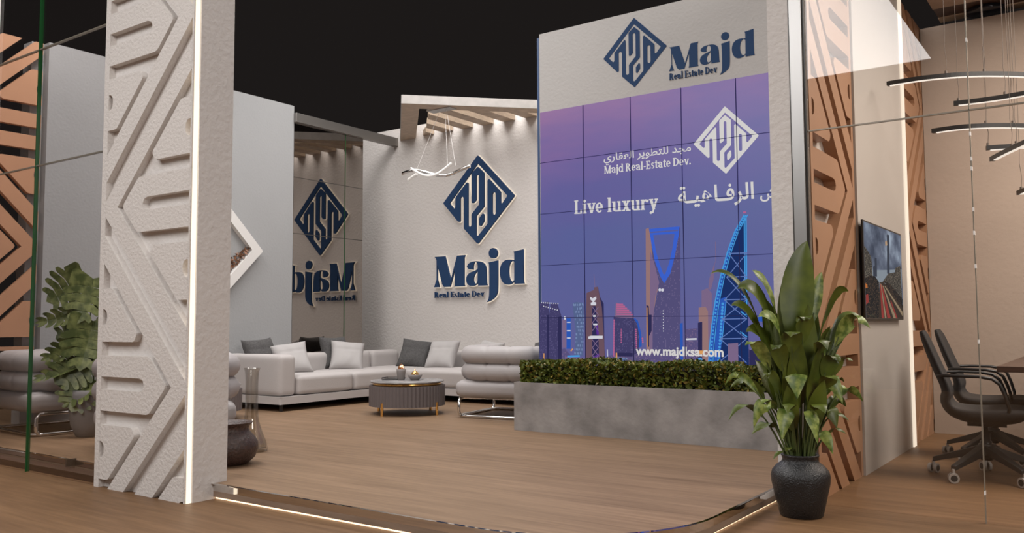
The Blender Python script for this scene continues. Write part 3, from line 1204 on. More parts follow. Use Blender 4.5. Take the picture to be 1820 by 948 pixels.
# sail tower
sailL = [(612, 38), (560, 130), (520, 240), (480, 380), (450, 520), (430, 660), (415, 800), (408, 960)]
P(SAILD, b_, *(sailL+[(640, 960), (632, 560), (624, 260), (620, 38)]))
P(SAILB, b_, (612, 42), (565, 150), (528, 260), (495, 390), (468, 530), (448, 670), (436, 800), (430, 960), (408, 960), (415, 800), (430, 660), (450, 520), (480, 380), (520, 240), (560, 130))
P(SAILB, b_, (478, 510), (512, 500), (500, 640), (480, 800), (478, 960), (440, 960), (448, 740))
for i in range(len(sailL)-1):
    Ln(CYAN, b_, sailL[i], sailL[i+1], .010)
    q = [(x+20+(y-38)*.006, y) for x, y in sailL]
    Ln(CYAN, b_, q[i], q[i+1], .007)
    dots(CYAN, b_, (sailL[i][0]+11, sailL[i][1]), (sailL[i+1][0]+11, sailL[i+1][1]), 7, .009)
dots(CYAN, b_, (492, 530), (462, 940), 22, .012)
Ln(CYAN, b_, (512, 505), (486, 760), .006)
Ln(CYAN, b_, (612, 45), (616, 500), .010)
Ln(CYAN, b_, (622, 45), (626, 600), .012)
for v in (256, 388, 516, 625, 735):
    Ln(LINE, b_, (530-(v-256)*.10, v), (628, v-3), .008)
for v0, v1 in ((256, 388), (388, 516), (516, 625), (625, 735), (735, 870)):
    xl = 525-(v0-256)*.10
    Ln(LINE, b_, (xl, v0), (625, v1), .007)
    Ln(LINE, b_, (xl-10, v1), (625, v0), .007)
for v in (610, 725):
    Ln(CYAN, b_, (590, v-30), (628, v), .010)
P(MAUVE, b_, (520, 762), (578, 758), (580, 960), (522, 960))
P(DRK, b_, (640, 800), (830, 770), (830, 960), (640, 960))
dots(PINK, b_, (608, 25), (620, 25), 3, .008)
P(MAUVE, b_, (668, 895), (690, 880), (715, 884), (715, 930), (668, 930))
P(SAILB, b_, (690, 600), (720, 602), (722, 640), (690, 636))
pic.build('skyline_picture', PIC, vw)

# lettering on the screen
SCRW = emis('screen_white', lin(208, 205, 203))
TY = 6.590
m = MB()
TF = lambda a, b, d: Vector((a, TY-d, b))-voff
for p in fit_line(SLAB, 'Live luxury', S(1022, 381), S(1171, 372), 0.124):
    m.flat(p, TF, 0)
for p in fit_line(SLAB, 'Majd Real-Estate Dev.', S(1075, 309.5), S(1229, 292.5), 0.070):
    m.flat(p, TF, 0)
m.build('latin_lettering', SCRW, vw)
el, er, et, eb = S(1234, 258)[0], S(1349, 241)[0], S(1289, 190)[1], S(1290, 309)[1]
fe = emblem_to(TY, el, er, et, eb)
place_mesh(mesh_from_curve(EMBLEM, 0.0005), 'screen_emblem', SCRW, vw, lambda x, z, d: fe(x, z, d)-voff)


def screen_text(body, name, pl, pr, hgt=None, bold=0.0):
    me = text_mesh(body, 1.0, bold)
    x0, x1, y0, y1 = mesh_bounds(me)
    k = (pr[0]-pl[0])/(x1-x0)
    kz = k if hgt is None else hgt/(y1-y0)
    sl = (pr[1]-pl[1])/(x1-x0)
    return place_mesh(me, name, SCRW, vw, lambda x, y, z: Vector((pl[0]+(x-x0)*k, TY, pl[1]+(x-x0)*sl+y*kz))-voff)


screen_text('www.majdksa.com', 'web_address', S(1131, 631), S(1287, 634), None, 0.034)
# arabic letters in their joined shapes, laid out from right to left
AR = {'majd': '\ufee3\ufea0\ufeaa'}
line1 = '\ufee3\ufea0\ufeaa' + ' ' + '\ufedf\ufee0\ufe98\ufec4\ufeee\ufef3\ufeae' + ' ' + '\ufe8d\ufedf\ufecc\ufed8\ufe8e\ufead\ufef1'
screen_text(line1[::-1], 'arabic_line', S(1074, 287), S(1229, 268.5), 0.105, 0.014)
line2 = '\ufedf\ufeae\ufed3\u0640\ufe8e\ufeeb\ufef4\u0640\ufe94'
line2 = '\ufe8d' + line2
screen_text(line2[::-1], 'arabic_slogan', S(1206, 362), S(1341, 353), None, 0.018)
line3 = '\ufee7\ufecc\ufef4\ufeb6'
screen_text(line3[::-1], 'arabic_slogan', S(1352, 353), S(1352+62, 349), None, 0.018)
# joints between the display tiles
m = MB()
for k in range(1, 6):
    x = -4.361+0.4765*k
    m.box(x-.003-voff.x, x+.003-voff.x, 6.5888-voff.y, 6.593-voff.y, SZ0-voff.z, SZ1-voff.z)
for k in range(1, 6):
    z = 2.977-0.480*k
    m.box(SX0-voff.x, SX1-voff.x, 6.5888-voff.y, 6.593-voff.y, z-.002-voff.z, z+.002-voff.z)
m.build('tile_joint', emis('joint_dark', lin(40, 38, 74)), vw)

# ------------------------------------------------------------------ corner canopy above the seating
can = thing('canopy', 'slatted corner canopy with pale fascia hanging above the back wall sign', 'canopy', (-6.755, 7.295, 3.585))
coff = Vector((-6.755, 7.295, 3.585))
d1, d2 = Vector((-1, 1.065)).normalized(), Vector((1, 1)).normalized()
A0 = Vector((-6.755, 7.295))


def along(p, d, t):
    return p+d*t


def ray_y(p, d, y):
    return p+d*((y-p.y)/d.y)


n1 = Vector((d1.y, -d1.x))   # towards the inside of the left beam
n2 = Vector((-d2.y, d2.x))
bw = 0.21
W8 = 8.795
CF = lambda a, b, d: Vector((a, b, d))-coff
inner = A0+d1*bw+d2*bw
m = MB()
m.prism([tuple(A0), tuple(inner), tuple(ray_y(inner, d1, W8)), tuple(ray_y(A0, d1, W8))], CF, 3.585, 3.685)
m.prism([tuple(A0), tuple(ray_y(A0, d2, W8)), tuple(ray_y(inner, d2, W8)), tuple(inner)], CF, 3.585, 3.685)
fr = m.build('frame', CANOPYW, can, bevel=0.004)
m = MB()
# thin pale facing on the outer faces
for a, d in ((A0, d1), (A0, d2)):
    nn = Vector((-d.y, d.x)) if d is d1 else Vector((d.y, -d.x))
    p0, p1 = a, ray_y(a, d, W8)
    m.prism([tuple(p0), tuple(p1), tuple(p1+nn*0.006), tuple(p0+nn*0.006)], CF, 3.587, 3.69)
m.build('fascia', CANOPYG, fr)
for k in range(7):
    xa, xb = -7.725+0.339*k, -7.545+0.339*k
    # front end follows the diagonal beams
    if xb > ray_y(inner, d2, W8).x:
        break

    def yf(x):
        xi = inner.x+.17
        yl = inner.y+(x-xi)*d1.y/d1.x if x < xi else inner.y+(x-inner.x)*d2.y/d2.x
        return yl
    m = MB()
    m.prism([(xa, min(yf(xa)+.0, W8-.02)), (xb, min(yf(xb), W8-.02)), (xb, W8), (xa, W8)], CF, 3.60, 3.675)
    m.build('slat', CANOPYW, can, bevel=0.003)
m = MB()
m.box(-6.74-coff.x, -6.38-coff.x, 7.72-coff.y, 7.85-coff.y, 3.575-coff.z, 3.60-coff.z)
m.build('ceiling_plate', STEEL, can)

# ribbon pendant
pen = thing('pendant_lamp', 'chrome and white ribbon pendant lamp hanging in front of the back wall', 'lamp', (-6.41, 7.5, 2.76))


def ribbon(mb, f, n, wdt, th, mi):
    ps = [f(i/n) for i in range(n+1)]
    vs, fs = [], []
    for i, p in enumerate(ps):
        vs += [p+Vector((0, 0, th)), p+Vector((0, wdt, th)), p+Vector((0, wdt, 0)), p+Vector((0, 0, 0))]
    for i in range(n):
        for k in range(4):
            l = (k+1) % 4
            fs.append((4*i+k, 4*i+l, 4*i+4+l, 4*i+4+k))
    mb.add(vs, fs, mi, True)
    mb.add(vs[:4], [(0, 1, 2, 3)], mi)
    mb.add(vs[-4:], [(3, 2, 1, 0)], mi)


m = MB()
ribbon(m, lambda t: Vector((-.44+.88*t, -.10+.18*t, .045*math.sin(t*2.2*PI+.4)-.015)), 40, .02, .035, 0)
m.build('chrome_ribbon', CHROME, pen)
m = MB()
ribbon(m, lambda t: Vector((-.26+.58*t, -.14+.03*t, -.115*math.sin(t*PI)+.045)), 30, .02, .028, 0)
ribbon(m, lambda t: Vector((-.42+.12*t, -.02+.02*t, -.06+.06*t)), 6, .03, .03, 0)
m.build('light_ribbon', mat('pendant_white', (.75, .73, .71), .4, emit=((1, .95, .9), .12)), pen)
m = MB()
for x, z in ((-.30, .05), (.18, .06), (.30, .05)):
    m.tube([(x, 0, z), (-.10+x*.15, .26, .82)], .0018, 5)
m.build('wire', WHITE, pen)

# ------------------------------------------------------------------ diamond frame on the left wall
dm = thing('diamond_frame', 'white diamond shaped wall frame filled with dried copper leaves on the left wall', 'wall decor', (-8.26, 5.98, 1.87))
hw, hh = 0.495, 0.50
FX = lambda a, b, d: Vector((d, a, b))


def diam(s):
    return [(hw*s, 0), (0, hh*s), (-hw*s, 0), (0, -hh*s)]


m = MB()
o, i_ = rounded(diam(1.0), .02, 3), rounded(diam(.70), .03, 3)
n = len(o)
vs = [FX(a, b, .07) for a, b in o]+[FX(a, b, .07) for a, b in i_]+[FX(a, b, .0) for a, b in o]+[FX(a, b, .0) for a, b in i_]
fs = []
for k in range(n):
    l = (k+1) % n
    fs += [(k, l, n+l, n+k), (k, 2*n+k, 2*n+l, l), (n+k, n+l, 3*n+l, 3*n+k)]
m.add(vs, fs)
m.build('frame', WHITE, dm)
m = MB()
m.box(.0, .012, -.34, .34, -.34, .34)
m2 = MB()
m2.prism(diam(.71), FX, 0.001, 0.006)
m2.build('back', PLASTER_G, dm)
m = MB()
m.prism(rounded([(-.10, -.16), (.07, -.16), (.07, .12), (-.02, .19), (-.10, .12)], .03, 4), FX, .006, .03)
m.build('light_shape', LEDSOFT, dm)
m = MB()
rnd = random.Random(5)
for k in range(170):
    a = rnd.uniform(-.33, .33)
    lo = -.345+abs(a)
    b = lo+.02+rnd.random()**1.6*min(.15, -lo*.6+.02)
    p = Vector((rnd.uniform(.01, .05), a*.97, b))
    t = Vector((rnd.uniform(-.3, .6), rnd.uniform(-1, 1), rnd.uniform(-.8, 1))).normalized()
    q = t.cross(Vector((1, rnd.uniform(-.5, .5), rnd.uniform(-.5, .5)))).normalized()
    s = rnd.uniform(.018, .038)
    m.add([p-t*s, p+q*s*.45, p+t*s, p-q*s*.45], [(0, 1, 2, 3)])
m.build('dried_leaves', DRIED, dm)


# ------------------------------------------------------------------ soft shapes
def soft_box(name, x0, x1, y0, y1, z0, z1, r, mat_, parent, puff=0.0, loc=None, rot=None, nx=10):
    """an upholstered block: rounded box whose broad faces bulge"""
    bm = bmesh.new()
    bmesh.ops.create_cube(bm, size=1)
    bmesh.ops.subdivide_edges(bm, edges=bm.edges[:], cuts=nx, use_grid_fill=True)
    sx, sy, sz = x1-x0, y1-y0, z1-z0
    c = Vector(((x0+x1)/2, (y0+y1)/2, (z0+z1)/2))
    for v in bm.verts:
        u = v.co*2
        p = Vector((u.x*sx/2, u.y*sy/2, u.z*sz/2))
        q = Vector((max(-sx/2+r, min(sx/2-r, p.x)), max(-sy/2+r, min(sy/2-r, p.y)), max(-sz/2+r, min(sz/2-r, p.z))))
        # push the grid towards the edges so that the rounding has enough vertices
        d = p-q
        if d.length > 1e-9:
            p = q+d.normalized()*min(d.length, r) if d.length > r else p
        fx, fy, fz = 1-u.x**4, 1-u.y**4, 1-u.z**4
        p.z += puff*(1 if u.z > 0 else -1)*abs(u.z)*fx*fy
        v.co = p+c
    me = bpy.data.meshes.new(name)
    bm.to_mesh(me)
    bm.free()
    me.polygons.foreach_set('use_smooth', [True]*len(me.polygons))
    me.materials.append(mat_)
    o = bpy.data.objects.new(name, me)
    col.objects.link(o)
    o.parent = parent
    if loc is not None:
        o.location = loc
    if rot is not None:
        o.rotation_euler = rot
    return o


def rbox(name, x0, x1, y0, y1, z0, z1, r, mat_, parent, seg=4):
    m = MB()
    m.box(x0, x1, y0, y1, z0, z1)
    return m.build(name, mat_, parent, bevel=r, bseg=seg)


# ------------------------------------------------------------------ corner sofa
sofa = thing('corner_sofa', 'large light grey corner sofa along the left and back walls', 'sofa', (-7.7, 7.4, GZ))
so = Vector((-7.7, 7.4, GZ))


def sbox(name, x0, x1, y0, y1, z0, z1, r, puff=0.0, mat_=FABRIC):
    return soft_box(name, x0-so.x, x1-so.x, y0-so.y, y1-so.y, z0-so.z, z1-so.z, r, mat_, sofa, puff, nx=14)


SXR = -4.95
m = MB()
m.prism([(-8.215-so.x, 5.94-so.y), (-7.20-so.x, 5.94-so.y), (-7.20-so.x, 7.80-so.y), (SXR-so.x, 7.80-so.y), (SXR-so.x, 8.76-so.y), (-8.215-so.x, 8.76-so.y)], lambda a, b, d: (a, b, d), 0.165-so.z, 0.245-so.z)
m.build('base', FABRIC, sofa, bevel=0.03, bseg=4)
sbox('arm', -8.20, -7.22, 5.95, 6.17, .245, .685, .05, .0)
sbox('arm', SXR-.22, SXR, 7.82, 8.74, .245, .685, .05, .0)
for y0, y1 in ((6.18, 7.00), (7.01, 7.83)):
    sbox('seat_cushion', -7.97, -7.205, y0, y1, .25, .455, .045, .012)
sbox('seat_cushion', -7.97, -7.205, 7.84, 8.56, .25, .455, .045, .012)
for x0, x1 in ((-7.19, -6.13), (-6.12, SXR-.23)):
    sbox('seat_cushion', x0, x1, 7.805, 8.56, .25, .455, .045, .012)
for y0, y1 in ((6.18, 6.78), (6.79, 7.42), (7.43, 8.06), (8.07, 8.60)):
    sbox('back_cushion', -8.19, -7.97, y0, y1, .25, .665, .06)
for x0, x1 in ((-7.96, -7.35), (-7.34, -6.74), (-6.73, -6.14), (-6.13, -5.55), (-5.54, SXR-.23)):
    sbox('back_cushion', x0, x1, 8.55, 8.76, .25, .665, .06)
for x, y in ((-7.26, 6.0), (-8.10, 6.0), (-7.30, 7.55), (-6.42, 7.95), (-5.2, 7.9), (-6.9, 7.95), (-8.1, 8.6), (-5.2, 8.65)):
    m = MB()
    m.box(x-.013-so.x, x+.013-so.x, y-.013-so.y, y+.013-so.y, 0, .17-so.z)
    m.build('leg', BLACK, sofa)


def pillow(name, label, mat_, loc, rot, s=0.46, group=None):
    bm = bmesh.new()
    n = 22
    top, bot = [], []
    for j in range(n+1):
        for i in range(n+1):
            u, v = 2*i/n-1, 2*j/n-1
            # corners stick out, sides draw in
            px = u*(s/2)*(1-0.10*(1-v*v)*abs(u)**2)
            py = v*(s/2)*(1-0.10*(1-u*u)*abs(v)**2)
            t = 0.088*max(0, (1-u**4))**.55*max(0, (1-v**4))**.55
            wr = .004*math.sin(9*u+5*v*v)*(1-u*u)*(1-v*v)-.010*math.exp(-((v-.25-.08*u*u)/.06)**2)*(1-u**4)+.012*math.exp(-((u*u+(v+.35)**2)/.12))
            top.append(bm.verts.new((px, py, t+wr)))
            bot.append(bm.verts.new((px, py, -t)) if 0 < i < n and 0 < j < n else None)
    for k, b in enumerate(bot):
        if b is None:
            bot[k] = top[k]
    for j in range(n):
        for i in range(n):
            a = j*(n+1)+i
            bm.faces.new((top[a], top[a+1], top[a+n+2], top[a+n+1]))
            q = (bot[a+n+1], bot[a+n+2], bot[a+1], bot[a])
            if len({v_.index if False else id(v_) for v_ in q}) == 4:
                try:
                    bm.faces.new(q)
                except ValueError:
                    pass
    me = bpy.data.meshes.new(name)
    bm.to_mesh(me)
    bm.free()
    me.polygons.foreach_set('use_smooth', [True]*len(me.polygons))
    me.materials.append(mat_)
    o = bpy.data.objects.new(name, me)
    col.objects.link(o)
    o.location = loc
    o.rotation_mode = 'XYZ'
    # rot = (heading it faces, backward tilt, roll)
    M = Matrix.Rotation(rot[0], 4, 'Z') @ Matrix.Rotation(rot[1], 4, 'X') @ Matrix.Rotation(rot[2], 4, 'Z')
    o.rotation_euler = M.to_euler()
    tag(o, label, 'cushion', group or 'cushions on the corner sofa')
    # seam across the front as its own piece
    return o


PZ = .455+.160
TILT = R(57)
# heading 0 faces -Y; the left side of the sofa faces +X (heading 90 deg)
pillow('throw_pillow', 'pale grey pillow leaning beside the near sofa arm', FABRIC_B, (-7.70, 6.50, PZ), (R(58), TILT, R(9)), .42)
pillow('throw_pillow', 'charcoal pillow behind the pale pillow beside the near sofa arm', FABRIC_D, (-7.93, 6.26, PZ+.045), (R(88), R(66), R(4)), .41)
pillow('throw_pillow', 'pale grey pillow in the middle of the left sofa side below the mirror', FABRIC_B, (-7.74, 7.40, PZ), (R(54), TILT, R(-7)), .42)
pillow('throw_pillow', 'charcoal pillow peeking out behind the pale pillow below the mirror', FABRIC_D, (-8.02, 7.46, PZ+.045), (R(88), R(72), 0), .41)
pillow('throw_pillow', 'charcoal pillow in the corner of the sofa', FABRIC_D, (-7.44, 8.30, PZ), (R(28), R(62), R(-8)), .42)
pillow('throw_pillow', 'pale grey pillow right beside the charcoal corner pillow', FABRIC_B, (-6.97, 8.29, PZ), (R(10), TILT, R(2)), .42)
pillow('throw_pillow', 'pale grey pillow under the capital letter of the back wall sign', FABRIC_B, (-6.27, 8.29, PZ), (R(-14), TILT, R(-6)), .42)
pillow('throw_pillow', 'charcoal pillow just showing over the armchair beside the screen wall', FABRIC_D, (-5.42, 8.36, PZ+.02), (R(-6), R(68), R(14)), .42)


# ------------------------------------------------------------------ tubular armchairs
def tub_path(w, d, r, n=10):
    """U shaped centre line, open towards +Y; back at -Y"""
    ps = [(-w, d)]
    for k in range(n+1):
        a = PI+PI/2*k/n
        ps.append((-w+r+r*math.cos(a), -d+r+r*math.sin(a)))
    for k in range(n+1):
        a = -PI/2+PI/2*k/n
        ps.append((w-r+r*math.cos(a), -d+r+r*math.sin(a)))
    ps.append((w, d))
    # resample evenly
    L = [0]
    for a, b in zip(ps, ps[1:]):
        L.append(L[-1]+math.dist(a, b))
    N = 72
    out = []
    for k in range(N+1):
        t = L[-1]*k/N
        i = max(j for j in range(len(L)) if L[j] <= t+1e-9)
        i = min(i, len(ps)-2)
        f = (t-L[i])/(L[i+1]-L[i])
        out.append((ps[i][0]+(ps[i+1][0]-ps[i][0])*f, ps[i][1]+(ps[i+1][1]-ps[i][1])*f))
    return out, L[-1]


def make_armchair(label):
    t = thing('tub_armchair', label, 'armchair', (0, 0, 0), 0, 'roll back armchairs')
    ps, L = tub_path(.42, .38, .26)
    N = len(ps)-1
    for name, z, r in (('back_roll', .608, .092), ('lower_roll', .445, .090)):
        rr = []
        for k in range(N+1):
            s = k/N*9
            g = abs(s-round(s))
            f = 1-.12*math.exp(-(g/.045)**2) if 0.3 < s < 8.7 else 1
            e = min(k, N-k)/N
            f *= min(1, (1-(1-min(1, e/.035))**2))**.5 if e < .035 else 1
            rr.append(max(.004, r*f))
        m = MB()
        m.tube([(x, y, z) for x, y in ps], rr, 20)
        m.build(name, LEATHER, t)
    soft_box('seat', -.47, .47, -.45, .44, .195, .362, .07, LEATHER, t, .01, nx=14)
    soft_box('seat_cushion', -.33, .33, -.28, .42, .36, .45, .04, LEATHER, t, .015, nx=12)
    m = MB()
    lo = []
    for x, y, z in ((-.44, -.40, .02), (.44, -.40, .02), (.44, .40, .02), (-.44, .40, .02)):
        lo.append((x, y, z))
    pl = rounded([(p[0], p[1]) for p in lo], .10, 5)
    m.tube([(x, y, .016) for x, y in pl], .016, 10, closed=True)
    m.build('sled_base', CHROME, t)
    for sx in (-1, 1):
        m = MB()
        m.tube([(sx*.44, -.36, .016), (sx*.44, -.385, .05), (sx*.44, -.385, .15), (sx*.44, -.36, .185), (sx*.44, .36, .185), (sx*.44, .385, .15), (sx*.44, .385, .05), (sx*.44, .36, .016)], .015, 10)
        m.build('base_hoop', CHROME, t)
    m = MB()
    m.tube([(-.44, -.30, .185), (.44, -.30, .185)], .013, 8)
    m.build('cross_bar', CHROME, t)
    m = MB()
    m.tube([(-.44, .30, .185), (.44, .30, .185)], .013, 8)
    m.build('cross_bar', CHROME, t)
    return t


ac = make_armchair('grey roll back armchair between the sofa and the concrete planter')
ac.location = (-4.965, 7.05, GZ)
ac.rotation_euler[2] = R(10)
b = copy_tree(ac)
b['label'] = 'grey roll back armchair on a chrome base behind the smoked glass at the far left'
b.location = (-7.72, 3.93, GZ)
b.rotation_euler[2] = R(-4)
b = copy_tree(ac)
b['label'] = 'grey roll back armchair mostly hidden behind the white relief pillar'
b.location = (-5.87, 3.78, GZ)
b.rotation_euler[2] = R(57)


# ------------------------------------------------------------------ ribbed drum tables
def make_table(label):
    t = thing('drum_table', label, 'coffee table', (0, 0, 0), 0, 'ribbed drum coffee tables')
    m = MB()
    n = 180
    rr = .385
    vs, fs = [], []
    for z in (.085, .292):
        for k in range(n):
            a = 2*PI*k/n
            r = rr+(.004 if k % 3 else -.004)
            vs.append((r*math.cos(a), r*math.sin(a), z))
    for k in range(n):
        l = (k+1) % n
        fs.append((k, l, n+l, n+k))
    m.add(vs, fs)
    m.add(vs[:n], [list(range(n-1, -1, -1))])
    m.add(vs[n:], [list(range(n))])
    m.build('drum', RIBBED, t)
    m = MB()
    m.lathe([(.345, .292), (.352, .294), (.352, .318), (.345, .322)], seg=64)
    m.build('brass_band', GOLD, t)
    m = MB()
    m.lathe([(.0, .320), (.370, .320), (.378, .324), (.378, .333), (.374, .337), (0, .337)], seg=64, capb=False)
    m.build('table_top', MARBLE, t)
    for k in range(4):
        a = R(-38.5+90*k+9)
        m = MB()
        m.cyl((.355*math.cos(a)+.03*math.cos(a), .385*math.sin(a), 0), (.385*math.cos(a), .385*math.sin(a), .13), .014, 10)
        m.build('leg', GOLD, t)
    return t


tb = make_table('ribbed taupe drum coffee table with gold legs in front of the sofa')
TB = Vector((-6.02, 6.60, GZ))
tb.location = TB
tb.rotation_euler[2] = R(32)
b = copy_tree(tb)
b['label'] = 'ribbed drum table half hidden by the white pillar, beside the near sofa arm'
b.location = (-7.33, 5.07, GZ)
TT = GZ+.338
m = MB()
m.lathe([(.030, 0), (.036, .004), (.047, .085), (.051, .112), (.047, .112), (.043, .09), (.0, .088)], seg=28)
v = m.build('cup', STONEWARE, None, loc=(TB.x-.085, TB.y+.0, TT))
tag(v, 'tall grey stoneware cup on the coffee table', 'cup')
m = MB()
m.lathe([(0, 0), (.018, .003), (.031, .018), (.034, .034), (.028, .052), (.012, .064), (0, .066)], seg=20, capb=False)
m.tube([(-.03, 0, .03), (-.01, .01, .075), (.02, 0, .06), (.04, -.01, .03)], .007, 8)
v2 = m.build('copper_ornament', ROSE, None, loc=(TB.x-.085, TB.y, TT+.088))
tag(v2, 'shiny copper ornament resting in the tall grey cup', 'ornament')
m = MB()
m.lathe([(.036, 0), (.042, .003), (.066, .030), (.078, .058), (.073, .058), (.060, .030), (0, .012)], seg=32)
v = m.build('bowl', STONEWARE, None, loc=(TB.x+.075, TB.y+.035, TT))
tag(v, 'low grey stoneware bowl on the coffee table', 'bowl')
m = MB()
m.lathe([(0, 0), (.02, .004), (.036, .022), (.040, .040), (.034, .060), (.016, .074), (.006, .080), (.004, .100), (0, .102)], seg=20, capb=False)
v2 = m.build('gold_ornament', GOLD, None, loc=(TB.x+.075, TB.y+.035, TT+.018))
tag(v2, 'gold ball ornament lying in the low grey bowl', 'ornament')
m = MB()
m.box(-.10, .10, -.07, .07, 0, .004)
m.tube([(-.10, -.07, .018), (.10, -.07, .018), (.10, .07, .018), (-.10, .07, .018)], .003, 6, closed=True)
for x in (-.1, .1):
    for y in (-.07, .07):
        m.cyl((x, y, 0), (x, y, .018), .003, 6)
v = m.build('tray', DARKMETAL, None, loc=(TB.x-.23, TB.y+.04, TT), rot=(0, 0, R(20)))
tag(v, 'small dark wire tray on the coffee table beside the cup', 'tray')
m = MB()
m.lathe([(.03, 0), (.05, .01), (.055, .04), (.05, .04), (.04, .012), (0, .008)], seg=24)
v = m.build('dish', WHITE, None, loc=(-7.06, 5.15, TT))
tag(v, 'small white dish on the drum table beside the near sofa arm', 'dish')

# ------------------------------------------------------------------ floor vases
m = MB()
m.lathe([(.10, 0), (.125, .008), (.165, .045), (.186, .10), (.184, .14), (.160, .18), (.130, .212), (.122, .232), (.130, .252), (.146, .268), (.150, .273), (.145, .275), (.130, .262), (.112, .24), (.0, .21)], seg=48)
v = m.build('bronze_pot', BRONZE, None, loc=(-4.815, 3.555, GZ))
tag(v, 'dark bronze clay pot with flared rim on the platform beside the white pillar', 'pot')
m = MB()
m.lathe([(.10, 0), (.115, .004), (.118, .02), (.105, .07), (.078, .14), (.056, .21), (.046, .28), (.044, .36), (.046, .50), (.050, .575), (.056, .592), (.058, .600),
         (.052, .600), (.044, .580), (.040, .50), (.038, .36), (.040, .28), (.050, .21), (.072, .14), (.098, .07), (.108, .025), (.0, .02)], seg=40)
v = m.build('bottle_vase', VASEGLASS, None, loc=(-5.165, 4.00, GZ))
tag(v, 'tall clear glass bottle vase standing behind the bronze pot', 'vase')

# ------------------------------------------------------------------ concrete planter with hedge
pl = thing('planter', 'long low concrete planter with clipped hedge under the video wall', 'planter', (-2.95, 6.32, GZ))
PX0, PX1, PY0, PY1, PZ1 = -4.29, -1.615, 6.06, 6.585, .50
px0, px1, py0, py1, pz1 = PX0+2.95, PX1+2.95, PY0-6.32, PY1-6.32, PZ1-GZ
m = MB()
t_ = .025
m.box(px0, px1, py0, py0+t_, 0, pz1)
m.box(px0, px1, py1-t_, py1, 0, pz1)
m.box(px0, px0+t_, py0+t_, py1-t_, 0, pz1)
m.box(px1-t_, px1, py0+t_, py1-t_, 0, pz1)
m.box(px0+t_, px1-t_, py0+t_, py1-t_, 0, .02)
pb_ = m.build('box', CONCRETE, pl)
m = MB()
m.box(px0+t_, px1-t_, py0+t_, py1-t_, .02, pz1-.03)
m.build('soil', SOIL, pb_)
m = MB()
rnd = random.Random(3)


def leaflet(m, p, t, s, mi, w=.5):
    n_ = Vector((rnd.gauss(0, 1), rnd.gauss(0, 1), rnd.gauss(0, 1)))
    q = t.cross(n_)
    if q.length < 1e-4:
        return
    q.normalize()
    k = t.cross(q)*s*.18
    m.add([p-t*s, p-t*s*.2+q*s*w+k, p+t*s*.55+q*s*w*.7+k, p+t*s, p+t*s*.55-q*s*w*.7+k, p-t*s*.2-q*s*w+k, p], [(0, 1, 6), (1, 2, 6), (2, 3, 6), (3, 4, 6), (4, 5, 6), (5, 0, 6)], mi, True)


hx0, hx1, hy0, hy1, hz0, hz1 = px0+.05, px1-.03, py0+.02, py1-.05, pz1-.04, pz1+.185
m.box(hx0+.05, hx1-.05, hy0+.06, hy1-.04, hz0, hz1-.05, 2)
for k in range(8500):
    x = rnd.uniform(hx0, hx1)
    r_ = rnd.random()
    if r_ < .48:
        y, z = hy0+abs(rnd.gauss(0, .022)), rnd.uniform(hz0, hz1)
        o_ = Vector((0, -1, .3))
    elif r_ < .90:
        y, z = rnd.uniform(hy0, hy1), hz1-abs(rnd.gauss(0, .02))
        o_ = Vector((0, -.2, 1))
    else:
        x, y, z = hx0+abs(rnd.gauss(0, .02)), rnd.uniform(hy0, hy1), rnd.uniform(hz0, hz1)
        o_ = Vector((-1, -.2, .3))
    z += .014*math.sin(x*7)+.008*math.sin(x*17)
    t = (o_+Vector((rnd.gauss(0, .8), rnd.gauss(0, .8), rnd.gauss(0, .6)))).normalized()
    leaflet(m, Vector((x, y, z)), t, rnd.uniform(.013, .026), 1 if rnd.random() < .17 else 0, .55)
m.build('hedge', [HEDGE_A, HEDGE_B, SOIL], pl)

# ------------------------------------------------------------------ tall plant in the black clay pot
def bez(p0, p1, p2, t):
    return p0*(1-t)**2+p1*2*t*(1-t)+p2*t*t


RH = Vector((math.cos(YAW), math.sin(YAW), 0))
FH = Vector((-math.sin(YAW), math.cos(YAW), 0))
bp = thing('potted_plant', 'tall leafy plant in a black clay pot standing on the aisle floor', 'plant', (-1.392, 4.545, 0))
PM = 335.0


def pl3(px, py, d=0.0):
    return RH*((px-1420)/PM)+Vector((0, 0, (928-py)/PM))+FH*d


